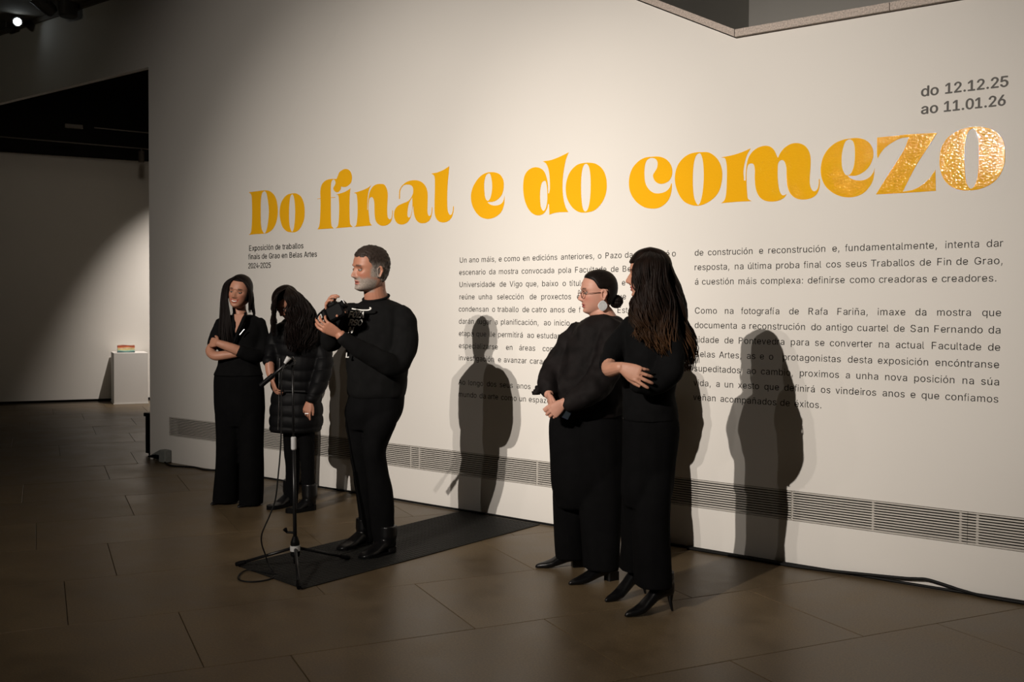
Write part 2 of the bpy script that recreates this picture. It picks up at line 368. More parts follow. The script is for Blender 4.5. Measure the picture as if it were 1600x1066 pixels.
# dark rails and lamp under the black ceiling
def bwpt(px, py, out):
    n = NB; P0 = BW0+NB*out; d = ray(px, py); return CAM + d*(((P0-CAM)@n)/(d@n))
def rail(name, a, b_, out, r, label, m='fixture'):
    A, B = bwpt(*a, out), bwpt(*b_, out); q = (A+B)/2
    e = (B-A)/np.linalg.norm(B-A); e2 = np.cross(e, _z); e2 /= np.linalg.norm(e2)
    mb = MB(); mb.obox(q, e, e2, np.cross(e2, e), np.linalg.norm(B-A)/2, r, r, r*0.3)
    o = mb.build(name, m, loc=q); return tag(o, label, 'rail')
M['rail'] = mat('rail_grey', (0.12, 0.10, 0.08), 0.5, noise_amt=0.05)
rail('lighting_rail', (-40, 210.3), (262, 235.6), 0.5, 0.008, 'long thin grey lighting rail across the black upper wall', 'rail')
rail('lighting_rail', (147, 199.5), (262, 210.5), 0.8, 0.008, 'short upper grey rail ending beside the big wall', 'rail')
A_ = bwpt(115.5, 197.5, 0.8)
tag(MB().obox(A_, D3, NB, _z, 0.12, 0.03, 0.028, 0.006).build('junction_box', 'rail', loc=A_), 'small grey box hung left of the short upper rail', 'box')
A_ = bwpt(221, 245, 0.5)
lt = empty('ceiling_lamp', A_, 'small cylindrical lamp hanging under the long rail in the back room', 'lamp')
MB().tube([A_+_z*0.085, A_-_z*0.085], 0.042, 20).build('housing', 'rail', lt, smooth=False)
MB().tube([A_+_z*0.12, A_+_z*0.085], 0.012, 8).build('stem', 'rail', lt)
# black case behind the end of the wall
q = on_floor(225.2, 711.5); q2 = np.array([-8.592, 0.31, 0]);
hc = 0.42
bc = empty('low_cabinet', (q2[0], q2[1], 0), 'low black cabinet tucked behind the left end of the big wall', 'cabinet')
MB().obox(q2+_z*(hc/2-0.01), (1, 0, 0), (0, 1, 0), _z, 0.118, 0.19, hc/2-0.03, 0.004).build('body', 'black_plastic', bc)
MB().obox(q2+_z*(hc-0.02), (1, 0, 0), (0, 1, 0), _z, 0.126, 0.205, 0.018, 0.004).build('lid', 'black_plastic', bc)
for sx in (-1, 1):
    for sy in (-1, 1): MB().tube([(q2[0]+sx*0.09, q2[1]+sy*0.15, 0), (q2[0]+sx*0.09, q2[1]+sy*0.15, 0.03)], 0.02, 10).build('foot', 'black_plastic', bc)

# ------------------------------------------------------------------ track and spotlights at the ceiling, top left
t0 = on_wall(-60, 72); tr = MB().box(-12.4, -7.2, -0.034, -0.002, 4.455, 4.4985).build('light_track', 'rail', loc=(-10, 0, 4.45))
tag(tr, 'thin dark track along the top of the header wall', 'rail')
def spotlight(name, body, aim, R, L, label, glow=True, stem=None):
    body = np.asarray(body, float); aim = np.asarray(aim, float); aim /= np.linalg.norm(aim)
    e = empty(name, body, label, 'lamp')
    B = body-aim*L*0.5; Fp = body+aim*L*0.5
    MB().tube([B-aim*0.03, B, B+aim*L*0.4, Fp-aim*0.02, Fp], [R*0.55, R*0.85, R, R, R*1.05], 22).build('housing', 'fixture', e, smooth=False)
    MB().tube([Fp-aim*0.002, Fp+aim*0.004], [R*0.78, R*0.78], 22).build('lens', 'lens_glow' if glow else 'glass', e)
    top = stem if stem is not None else np.array([body[0], body[1], CEIL])
    MB().tube([body+_z*R*0.9, (body+_z*R*0.9+top)/2, top], 0.012, 8).build('stem', 'fixture', e)
    MB().obox(top-_z*0.02, (1, 0, 0), (0, 1, 0), _z, 0.09, 0.022, 0.02, 0.003).build('adapter', 'fixture', e)
    return e
def on_ceil(px, py, z):
    d = ray(px, py); return CAM+d*((z-CAM[2])/d[2])
s1 = on_wall(27, 33, -0.18); spotlight('track_spotlight', s1, (CAM-s1)+np.array([0.5, 0, -1.2]), 0.050, 0.16, 'lit round spotlight at the far left of the ceiling track')
s2 = on_wall(68, 6, -0.30); spotlight('track_spotlight', s2, (-0.2, -0.5, 0.42), 0.075, 0.2, 'spotlight with a bluish glow beside the round grey housing at the top left')
s3 = on_wall(106, 11, -0.12)
e = empty('spotlight_cylinder', s3, 'round grey housing hanging under the track at the top left', 'lamp housing')  # cylinder body belonging to the second spotlight
MB().tube([s3-_z*0.10, s3-_z*0.085, s3+_z*0.085, s3+_z*0.09], [0.075, 0.09, 0.09, 0.08], 24).build('housing', 'fixture', e)
MB().tube([s3+_z*0.09, (s3[0], s3[1], CEIL)], 0.012, 8).build('stem', 'fixture', e)
s4 = on_wall(10, 40, -0.12)
e = empty('spotlight_body', s4, 'small dark body of the lit spotlight at the far left', 'box')  # dark body belonging to the lit spotlight
MB().obox(s4, (1, 0, 0), (0, 1, 0), _z, 0.09, 0.05, 0.05, 0.01).build('housing', 'fixture', e)
MB().tube([s4+_z*0.05, (s4[0], s4[1], CEIL)], 0.010, 8).build('stem', 'fixture', e)
# the gallery spots that light the wall, hung from the ceiling behind the viewer
for i, (p, k) in enumerate(KEY):
    p = np.array(p); a = np.array([-3.3, 0, 1.95])-p; a /= np.linalg.norm(a)
    spotlight('gallery_spotlight', p-a*0.14, a, 0.06, 0.2, ('middle', 'rightmost', 'leftmost')[i] + ' one of the three ceiling spotlights behind the viewer', glow=False)['group'] = 'gallery spotlights behind the viewer'

GLYPHS = """a|225,-13 186,-9 132,7 102,25 78,49 51,95 43,131 43,170 54,214 68,238 87,256 148,289 220,305 350,322 373,331 388,351 386,386 376,418 363,434 338,453 303,464 261,465 221,458 190,443 166,423 141,385 58,409 86,460 111,487 139,507 187,528 238,538 297,539 363,526 414,498 436,477 453,450 471,398 474,0 390,0 390,73 383,73 362,43 326,13 275,-7;239,63 292,71 333,91 363,120 385,168 388,267 364,256 281,241 223,232 178,219 145,196 132,170 132,127 150,94 183,73
b|322,-11 286,-9 242,6 202,35 166,83 158,83 158,0 75,0 75,716 160,716 163,449 209,503 254,531 303,540 373,535 419,519 460,493 508,436 530,386 547,299 547,233 538,172 520,118 477,54 440,23 373,-6;309,66 363,76 392,93 417,116 437,147 451,183 461,266 451,349 437,384 418,414 394,437 364,455 309,464 256,455 226,439 202,416 183,387 170,352 159,266 170,180 183,145 203,115 228,91 257,75
c|291,-11 236,-6 187,10 165,23 125,55 92,96 67,145 53,201 48,263 59,356 92,433 144,491 165,506 211,528 263,539 307,540 351,534 405,515 440,493 470,464 493,430 509,390 426,369 413,400 380,437 340,457 291,464 252,460 204,436 169,397 152,363 138,305 136,242 146,183 169,132 191,104 218,83 252,69 302,65 350,76 381,93 411,125 428,165 511,143 480,79 430,30 367,-1
d|274,-11 200,1 156,23 119,54 89,95 58,172 49,233 53,330 67,386 90,436 138,493 178,519 224,535 294,540 343,531 388,503 433,449 437,449 437,716 523,716 523,0 440,0 440,83 432,83 404,44 366,13 327,-5;288,66 324,70 356,82 394,115 413,145 427,180 436,221 439,266 428,352 405,402 383,428 356,448 325,460 288,464 234,455 204,437 179,414 159,384 146,349 135,266 138,222 147,183 161,147 180,116 204,93 234,76
e|298,-11 239,-6 188,10 143,38 92,96 59,172 49,231 53,326 67,382 105,453 141,490 208,528 288,540 340,535 390,520 435,492 474,451 502,397 515,352 521,301 522,238 106,238 106,311 475,311 436,284 433,324 419,378 393,420 356,450 325,461 270,463 236,456 193,430 161,394 141,348 136,314 135,250 142,186 164,134 186,107 212,86 261,68 323,66 357,75 386,89 415,119 430,148 513,128 501,96 482,68 459,43 430,22 380,0
f|321,533 321,460 8,460 8,533;114,0 114,608 122,656 135,684 154,705 190,730 219,740 275,745 332,736 342,733 333,703 319,658 287,666 246,663 217,647 206,629 200,589 200,0
g|291,-212 226,-207 156,-182 105,-144 72,-97 142,-58 187,-107 217,-124 243,-132 316,-135 380,-117 412,-91 431,-55 437,-8 437,96 430,96 404,58 387,43 354,23 327,12 274,7 225,12 159,38 121,66 90,104 67,151 53,206 49,301 58,360 77,412 104,457 138,493 179,519 225,535 276,540 329,535 356,525 389,503 433,449 440,449 440,533 523,533 523,-13 512,-87 504,-108 479,-143 429,-182 365,-205;288,83 342,91 371,106 396,127 415,154 428,188 439,271 428,353 415,388 396,417 371,439 342,455 288,464 234,455 204,439 180,415 161,385 147,351 138,313 135,271 138,229 147,190 161,157 180,129 204,107 234,92
h|160,319 160,0 75,0 75,716 160,716 160,404 143,404 181,477 214,509 253,529 296,539 361,537 415,519 445,497 480,452 499,389 502,0 416,0 415,355 405,396 395,413 370,440 337,457 295,463 252,457 226,446 204,430 177,398 163,354
i|75,0 75,533 160,533 160,0;118,623 99,626 76,640 64,654 58,679 64,705 76,720 91,731 118,737 145,731 160,720 171,705 177,679 171,654 160,640 145,629
j|75,533 160,533 160,-61 154,-96 143,-127 116,-164 91,-181 61,-194 -2,-201 -14,-201 -14,-122 29,-119 49,-109 68,-82 74,-56;117,623 99,626 75,640 64,654 58,679 64,705 75,720 90,731 117,737 136,734 160,720 171,705 177,679 171,654 160,640 136,626
l|196,-3 133,8 104,28 85,58 75,118 75,716 160,716 160,139 169,87 179,78 195,74 239,76 255,4
m|75,0 75,533 158,533 158,415 152,415 169,461 186,487 207,507 255,534 308,543 352,537 371,531 404,508 439,457 452,415 439,415 456,458 485,494 522,520 565,537 615,543 667,536 699,523 740,491 769,444 783,383 784,0 698,0 698,357 692,398 677,429 652,449 622,461 589,464 549,459 516,444 492,418 477,386 471,347 471,0 385,0 385,366 381,398 367,426 343,447 314,460 280,464 245,459 211,444 184,418 166,381 160,335 160,0
n|160,319 160,0 75,0 75,533 158,533 158,404 143,404 181,477 214,509 253,529 296,539 361,537 415,519 445,497 480,452 499,389 502,0 416,0 415,355 405,396 395,413 370,440 337,457 295,463 252,457 226,446 204,430 177,398 163,354
o|291,-11 236,-6 187,10 165,23 125,55 92,96 67,145 53,201 48,263 59,356 79,409 108,455 144,491 187,519 236,535 291,540 347,535 398,519 421,506 460,474 492,433 516,384 531,327 536,263 531,201 516,145 492,96 460,55 421,23 398,10 347,-6;291,65 349,75 380,93 405,117 424,148 438,183 449,263 438,344 424,381 405,411 380,436 349,454 291,464 234,454 204,436 179,411 159,381 146,345 135,263 146,183 159,148 179,117 204,93 234,75
p|75,-201 75,533 158,533 158,449 166,449 209,503 254,531 322,540 397,528 440,508 493,457 520,412 538,359 547,299 544,202 520,118 493,73 460,37 419,10 373,-6 322,-11 270,-5 231,13 202,35 166,83 160,83 160,-201;309,66 363,76 392,93 417,116 437,147 451,183 461,266 451,349 437,384 418,414 394,437 364,455 309,464 256,455 226,439 202,416 183,387 170,352 159,266 170,180 183,145 203,115 228,91 257,75
q|523,-201 437,-201 437,83 430,83 404,44 366,13 327,-5 294,-11 249,-10 200,1 156,23 119,54 89,95 58,172 49,233 53,330 67,386 90,436 138,493 178,519 249,539 328,535 379,511 404,487 432,449 440,449 440,533 523,533;288,66 324,70 356,82 394,115 413,145 427,180 436,221 439,266 428,352 405,402 383,428 356,448 325,460 288,464 234,455 204,437 179,414 159,384 146,349 135,266 138,222 147,183 161,147 180,116 204,93 234,76
r|75,0 75,533 158,533 158,452 162,452 188,494 229,525 281,541 342,540 342,453 291,459 236,448 193,420 171,387 160,333 160,0
s|256,-11 176,-1 126,20 99,41 77,67 61,97 51,132 132,151 152,105 174,84 202,71 255,63 296,67 330,79 355,98 372,120 377,145 374,165 364,183 349,198 313,214 182,247 136,267 88,308 72,343 66,385 70,421 82,452 102,480 129,503 180,528 219,537 263,540 323,534 386,508 430,465 456,408 377,390 359,424 330,453 301,464 245,467 198,454 164,426 153,390 161,358 174,342 209,323 350,286 415,254 453,209 466,151 461,114 449,81 428,52 400,28 346,2 303,-8
t|287,533 287,460 8,460 8,533;91,663 177,663 177,138 182,102 191,86 215,73 247,70 284,76 300,3 236,-6 187,0 146,17 116,45 98,83 91,131
u|256,-7 196,1 146,25 118,50 89,102 75,169 75,533 160,533 160,203 165,157 181,120 206,93 222,83 260,72 296,71 325,76 373,103 405,150 416,197 416,533 502,533 502,0 419,0 419,129 432,129 421,102 395,56 379,38 362,24 323,4
v|229,0 24,533 118,533 246,180 290,30 259,30 309,199 429,533 522,533 318,0
x|30,0 241,307 241,241 41,533 141,533 291,290 246,290 318,415 397,533 495,533 294,238 294,301 504,0 404,0 297,164 243,256 252,256 288,256 218,135 128,0
z|59,0 59,65 357,450 357,454 68,454 68,533 468,533 468,466 177,84 177,79 477,79 477,0
A|23,0 283,716 304,716 388,716 651,0 556,0 371,523 326,672 345,672 316,574 269,425 120,0;155,200 155,280 520,280 520,200
B|84,0 84,716 339,716 395,712 442,700 498,667 536,622 551,586 559,547 557,492 544,450 521,418 479,389 443,376 443,369 497,352 536,325 565,286 580,252 588,191 584,150 572,112 538,62 484,25 410,4 347,0;176,80 376,82 404,85 448,101 477,126 487,141 498,174 497,221 481,259 443,299 416,313 385,322 176,325;176,401 350,402 392,411 428,430 447,448 466,482 473,523 467,559 452,590 425,615 408,624 364,634 176,636
C|376,-10 305,-3 241,19 183,54 136,102 98,162 71,233 63,272 56,357 58,402 71,482 83,519 116,584 158,638 211,681 272,709 305,719 376,726 418,723 478,709 533,685 580,650 619,605 648,552 665,490 574,490 554,544 540,566 513,594 456,627 417,638 376,641 302,629 239,594 189,536 165,486 146,393 150,289 176,204 204,158 259,107 303,86 350,76 417,78 481,99 523,130 554,172 574,225 665,225 655,184 630,128 595,80 565,53 533,31 480,7 440,-4
D|308,0 135,0 135,80 336,82 397,92 447,114 489,145 506,164 533,210 557,293 561,359 557,424 543,482 521,531 490,571 450,602 401,624 311,636 131,636 131,716 317,716 396,709 465,688 525,654 573,608 592,581 624,517 643,443 650,359 643,275 624,201 592,137 549,84 494,44 427,15 390,7;176,716 176,0 84,0 84,716
E|84,0 84,716 523,716 523,636 176,636 176,402 499,402 499,322 176,322 176,80 528,80 528,0
F|84,0 84,716 519,716 519,636 176,636 176,391 487,391 487,311 176,311 176,0
G|378,-10 305,-3 272,7 210,35 157,77 134,103 97,163 71,234 63,273 58,314 58,402 71,482 83,519 114,584 134,613 182,661 239,697 302,719 337,724 395,725 438,720 517,693 551,672 596,633 641,568 667,491 574,491 552,542 520,583 479,615 430,634 388,641 348,640 301,629 257,608 203,558 176,512 150,426 145,357 150,289 176,204 220,139 259,107 327,80 378,75 424,79 466,91 503,111 533,139 557,173 574,214 584,284 610,280 398,280 398,360 672,360 672,281 666,214 648,155 618,103 579,60 530,27 474,4 443,-4
S|315,-13 229,-4 180,13 137,36 104,67 78,103 61,145 53,193 146,193 152,162 165,135 183,113 206,96 265,74 334,70 402,84 454,118 471,141 483,167 487,196 479,232 459,260 416,288 225,347 142,389 121,407 90,448 75,496 74,547 85,591 106,630 135,663 172,690 217,710 266,722 319,726 374,722 445,701 484,677 517,648 551,594 564,532 474,532 464,570 454,587 425,615 365,640 298,645 235,630 190,598 165,554 162,529 165,501 184,470 226,439 287,416 439,371 505,335 537,304 562,264 573,214 573,172 554,109 530,72 497,40 454,15 405,-2
T|45,636 45,716 153,716 587,716 587,636 362,636 362,0 271,0 271,636
U|364,-11 300,-6 243,10 217,21 171,52 134,91 107,136 90,187 84,243 84,716 174,716 174,250 183,193 208,144 247,106 300,81 364,73 429,81 482,106 520,144 544,193 553,250 553,716 643,716 643,621 643,243 637,187 621,136 609,113 576,70 511,21 428,-6
V|287,0 23,716 118,716 310,168 349,44 331,44 390,238 556,716 651,716 391,0
0|319,-10 259,-3 207,18 161,53 125,100 97,159 78,230 68,357 78,484 97,556 125,615 162,662 207,697 259,719 319,726 378,719 431,697 476,662 512,615 540,556 559,484 570,357 559,230 540,159 512,100 476,53 431,18 379,-3;319,70 377,82 408,104 435,136 456,178 471,229 481,289 484,357 481,426 471,486 456,538 435,580 408,612 377,634 319,647 279,641 244,624 215,597 191,560 173,513 161,457 153,357 161,258 173,203 191,156 215,119 244,92 279,76
1|107,0 107,77 550,77 550,0;388,716 388,0 298,0 298,630 294,630 121,504 121,601 279,716
2|90,0 90,66 397,397 437,460 450,509 444,565 433,589 417,609 372,637 315,647 269,641 220,613 189,569 179,509 93,509 103,580 121,622 164,672 201,698 244,716 291,725 341,725 410,708 449,687 496,644 526,588 535,546 534,492 515,432 486,382 440,324 215,80 547,80 547,0
3|307,-10 256,-6 209,6 166,24 129,49 86,99 70,139 62,186 153,186 170,133 207,96 260,75 308,70 341,73 401,92 424,109 443,131 460,171 460,234 451,263 436,289 414,311 387,329 330,346 221,349 221,378 221,421 405,630 405,636 98,636 98,716 523,716 523,648 297,391 297,407 384,404 433,388 493,348 533,292 548,250 551,179 541,134 507,74 456,29 387,0
4|56,148 56,222 347,716 437,716 153,234 153,229 581,229 581,148;397,0 397,447 482,447 482,358 482,0
5|311,-10 239,-1 197,15 160,39 129,68 106,102 91,141 84,183 172,183 182,147 194,125 221,98 256,79 311,70 360,78 388,90 413,109 433,133 449,161 458,193 461,228 458,264 449,296 433,325 400,359 372,376 341,386 307,390 264,385 210,367 180,346 146,350 94,356 135,716 515,716 515,636 212,636 188,423 237,452 292,468 361,467 414,452 459,425 507,374 533,325 547,270 549,202 539,152 519,107 490,67 455,35 412,10 364,-5
6|318,-10 268,-5 221,10 180,34 146,65 118,104 100,150 91,201 93,270 113,336 153,415 354,716 453,716 212,367 204,367 232,405 276,432 319,441 380,438 424,425 480,389 520,338 537,295 547,221 542,170 528,124 505,82 474,47 415,9 369,-5;318,68 365,75 416,106 434,129 448,157 457,187 460,221 454,271 426,325 379,361 350,370 318,373 287,370 258,361 221,337 187,287 179,256 176,222 182,172 211,117 233,97 258,81 287,71
7|136,0 454,636 87,636 87,716 550,716 550,632 232,0
8|318,-10 238,-1 191,15 150,40 118,70 93,106 78,146 73,190 76,226 85,259 119,316 142,339 169,357 215,373 176,391 144,417 110,471 98,535 103,576 117,615 153,664 205,701 247,717 318,726 389,717 430,701 482,664 518,615 533,576 537,535 526,471 505,433 477,403 422,373 481,348 517,316 551,259 561,226 564,190 559,146 543,106 519,70 486,40 423,6 373,-6;318,69 386,79 437,108 461,140 471,166 474,196 471,226 461,253 445,277 424,297 383,320 318,331 252,320 212,297 191,277 175,253 165,226 162,196 165,166 175,140 199,108 250,79;318,408 373,417 407,436 438,476 449,529 439,580 418,611 375,637 318,647 274,641 227,619 198,580 187,529 198,476 228,436 263,417
9|318,726 369,721 415,706 456,682 491,650 518,610 537,566 546,515 543,446 525,380 484,301 281,0 183,0 423,349 432,349 404,311 362,284 318,275 257,278 213,291 157,326 129,359 99,421 90,495 95,546 109,592 132,633 163,668 222,706 268,721;318,647 272,640 221,609 202,586 188,559 176,495 179,460 188,430 211,390 233,370 258,355 287,345 318,342 365,349 392,362 416,379 448,429 457,459 460,492 457,527 448,559 416,609 392,627 365,640
.|134,-6 105,1 89,13 77,29 70,58 77,87 89,103 114,119 134,122 154,119 180,103 192,87 198,58 192,29 180,13 164,1
,|53,-167 96,100 193,100 118,-167
:|134,-6 105,1 89,13 77,29 70,58 77,87 89,103 114,119 134,122 154,119 180,103 192,87 198,58 192,29 180,13 164,1;134,381 105,388 89,399 77,416 70,445 77,474 89,491 114,506 134,509 154,506 180,491 192,474 198,445 192,416 180,399 164,388
-|474,343 474,264 160,264 160,343
ñ|160,319 160,0 75,0 75,533 158,533 158,404 143,404 181,477 214,509 253,529 296,539 361,537 415,519 445,497 480,452 499,389 502,0 416,0 415,355 405,396 395,413 370,440 337,457 295,463 252,457 226,446 204,430 177,398 163,354;352,627 317,633 235,668 218,660 210,630 149,630 157,676 169,701 187,719 226,729 254,725 323,693 342,689 360,698 369,727 428,727 419,680 407,656 388,638
í|75,0 75,533 160,533 160,0;80,603 146,744 243,744 151,603
ó|291,-11 236,-6 187,10 165,23 125,55 92,96 67,145 53,201 48,263 59,356 79,409 108,455 144,491 187,519 236,535 291,540 347,535 398,519 421,506 460,474 492,433 516,384 531,327 536,263 531,201 516,145 492,96 460,55 421,23 398,10 347,-6;291,65 349,75 380,93 405,117 424,148 438,183 449,263 438,344 424,381 405,411 380,436 349,454 291,464 234,454 204,436 179,411 159,381 146,345 135,263 146,183 159,148 179,117 204,93 234,75;255,603 321,744 418,744 325,603
ú|256,-7 196,1 146,25 118,50 89,102 75,169 75,533 160,533 160,203 165,157 181,120 206,93 222,83 260,72 296,71 325,76 373,103 405,150 416,197 416,533 502,533 502,0 419,0 419,129 432,129 421,102 395,56 379,38 362,24 323,4;250,603 318,744 414,744 321,603
á|225,-13 186,-9 132,7 102,25 78,49 51,95 43,131 43,170 54,214 68,238 87,256 148,289 220,305 350,322 373,331 388,351 386,386 376,418 363,434 338,453 303,464 261,465 221,458 190,443 166,423 141,385 58,409 86,460 111,487 139,507 187,528 238,538 297,539 363,526 414,498 436,477 453,450 471,398 474,0 390,0 390,73 383,73 362,43 326,13 275,-7;239,63 292,71 333,91 363,120 385,168 388,267 364,256 281,241 223,232 178,219 145,196 132,170 132,127 150,94 183,73;228,603 295,744 391,744 298,603
é|298,-11 239,-6 188,10 143,38 92,96 59,172 49,231 53,326 67,382 105,453 141,490 208,528 288,540 340,535 390,520 435,492 474,451 502,397 515,352 521,301 522,238 106,238 106,311 475,311 436,284 433,324 419,378 393,420 356,450 325,461 270,463 236,456 193,430 161,394 141,348 136,314 135,250 142,186 164,134 186,107 212,86 261,68 323,66 357,75 386,89 415,119 430,148 513,128 501,96 482,68 459,43 430,22 380,0;249,603 317,744 412,744 319,603
ü|256,-7 196,1 146,25 118,50 89,102 75,169 75,533 160,533 160,203 165,157 181,120 206,93 222,83 260,72 296,71 325,76 373,103 405,150 416,197 416,533 502,533 502,0 419,0 419,129 432,129 421,102 395,56 379,38 362,24 323,4;390,623 364,629 349,640 338,654 332,679 338,705 349,720 372,733 390,736 407,733 429,720 440,705 446,679 440,654 429,640 415,629;187,623 161,629 146,640 133,662 131,679 133,697 146,720 169,733 187,736 205,733 228,720 238,705 243,679 238,654 228,640 213,629
L|84,0 84,716 176,716 176,80 508,80 508,0
M|84,0 84,716 214,716 395,249 453,69 432,69 478,213 670,716 799,716 799,0 709,0 712,581 713,643 722,643 670,486 481,0 402,0 239,409 158,643 167,643 170,536 172,0
N|84,0 84,716 191,716 511,212 582,77 570,76 561,208 561,716 651,716 651,0 544,0 249,466 152,636 167,639 176,427 176,0
O|376,-10 305,-3 241,19 184,54 136,102 98,162 71,233 63,272 56,357 58,402 71,482 98,553 136,613 184,661 241,697 305,719 376,726 446,719 511,697 568,661 615,613 653,553 679,482 692,402 693,357 692,314 679,233 653,162 615,102 568,54 511,19 446,-3;376,75 425,80 470,95 511,121 546,157 574,203 594,258 605,357 594,458 574,513 546,559 511,595 470,621 425,636 376,641 326,636 280,621 239,594 204,558 176,512 156,457 145,357 156,258 176,203 204,157 239,121 280,95 326,80
Z|59,0 59,65 430,606 480,670 490,639 56,636 56,716 558,716 558,650 178,100 136,46 127,76 214,80 561,80 561,0
P|80,0 80,716 360,716 450,700 520,650 555,580 560,500 540,420 490,350 420,310 340,295 175,295 175,0;175,380 345,380 410,400 450,440 465,510 450,580 410,620 345,635 175,635
R|80,0 80,716 380,716 470,700 540,650 575,580 578,510 550,430 490,375 420,345 590,0 485,0 325,335 175,335 175,0;175,415 365,415 425,430 465,465 482,525 470,580 430,620 365,635 175,635"""
# ------------------------------------------------------------------ lettering on the wall
def outline(spec, off, sc_):
    """spec 'x,y x,y,c ...' in traced units; c marks a corner; returns a dense wall polygon (x,z)"""
    P = []
    for t in spec.split():
        q = t.split(','); P.append((float(q[0]), float(q[1]), len(q) > 2))
    n = len(P); out = []
    for i in range(n):
        a, b, c, d = P[i-1], P[i], P[(i+1) % n], P[(i+2) % n]
        a_ = (2*b[0]-c[0], 2*b[1]-c[1]) if b[2] else a[:2]
        d_ = (2*c[0]-b[0], 2*c[1]-b[1]) if c[2] else d[:2]
        if b[2] and c[2]: out.append(b[:2]); continue
        for k in range(5):
            f = k/5
            out.append(tuple(0.5*((2*b[j])+(c[j]-a_[j])*f+(2*a_[j]-5*b[j]+4*c[j]-d_[j])*f*f+(3*b[j]-a_[j]-3*c[j]+d_[j])*f**3) for j in (0, 1)))
    R = []
    for x, y in out:
        w_ = on_wall(off[0]+x/sc_, off[1]+y/sc_); R.append((w_[0], w_[2]))
    return R
def area(P): return sum(P[i-1][0]*P[i][1]-P[i][0]*P[i-1][1] for i in range(len(P)))/2
def layers(polys):
    """glyph contours split so that no two overlapping outer contours share a fill"""
    if not polys: return []
    S = -1 if area(max(polys, key=lambda q: abs(area(q)))) < 0 else 1
    A, B, holes = [], [], []
    def bb(P): xs = [p[0] for p in P]; ys = [p[1] for p in P]; return min(xs), max(xs), min(ys), max(ys)
    outs = []
    for P in polys:
        if area(P)*S > 0:
            b_ = bb(P); hit = any(not (b_[1] < c[0] or b_[0] > c[1] or b_[3] < c[2] or b_[2] > c[3]) for c in outs[-3:])
            (B if hit else A).append(P)
            if not hit: outs.append(b_)
        else: holes.append(P)
    for P in holes:
        b_ = bb(P); inA = [c for c in A if area(c)*S > 0 and bb(c)[0] <= b_[0] and bb(c)[1] >= b_[1] and bb(c)[2] <= b_[2] and bb(c)[3] >= b_[3]]
        inB = [c for c in B if area(c)*S > 0 and bb(c)[0] <= b_[0] and bb(c)[1] >= b_[1] and bb(c)[2] <= b_[2] and bb(c)[3] >= b_[3]]
        (B if inB and not inA else A).append(P)
    return [L for L in (A, B) if L]
def flat_letter(name, polys, m, parent, thick=0.0012, offset=0.0, y=0.0, place=None, glyphs=False, bold=0.0):
    if glyphs:
        mes = []
        for li, L in enumerate(layers(polys)):
            sh = [(0, 0)] if not bold else [(-bold, 0), (bold, 0), (0, bold*0.6), (0, -bold*0.6), (0, 0)]
            for k, (dx, dz) in enumerate(sh):
                mes.append(letter_mesh([[(q[0]+dx, q[1]+dz) for q in P] for P in L], thick*(1+0.02*li+0.004*k), y, place))
        V, F = [], []
        for me in mes:
            n = len(V); V += [tuple(v.co) for v in me.vertices]; F += [tuple(i+n for i in p.vertices) for p in me.polygons]
        return link(name, mesh_from(V, F), m, parent)
    return link(name, letter_mesh(polys, thick, y, place), m, parent)
def letter_mesh(polys, thick, y, place):
    name = 'letter'; offset = 0.0
    cu = bpy.data.curves.new(name, 'CURVE'); cu.dimensions = '2D'; cu.fill_mode = 'BOTH'; cu.extrude = thick/2; cu.offset = offset
    for P in polys:
        s = cu.splines.new('POLY'); s.points.add(len(P)-1)
        for pt, q in zip(s.points, P): pt.co = (q[0], q[1], 0, 1)
        s.use_cyclic_u = True
    o = bpy.data.objects.new(name, cu); C.objects.link(o)
    dg = bpy.context.evaluated_depsgraph_get(); me = bpy.data.meshes.new_from_object(o.evaluated_get(dg))
    bpy.data.objects.remove(o); bpy.data.curves.remove(cu)
    # curve plane XY -> wall XZ
    if place is None: me.transform(Matrix(((1, 0, 0, 0), (0, 0, -1, y-thick/2), (0, 1, 0, 0), (0, 0, 0, 1))))
    else: me.transform(place)
    return me
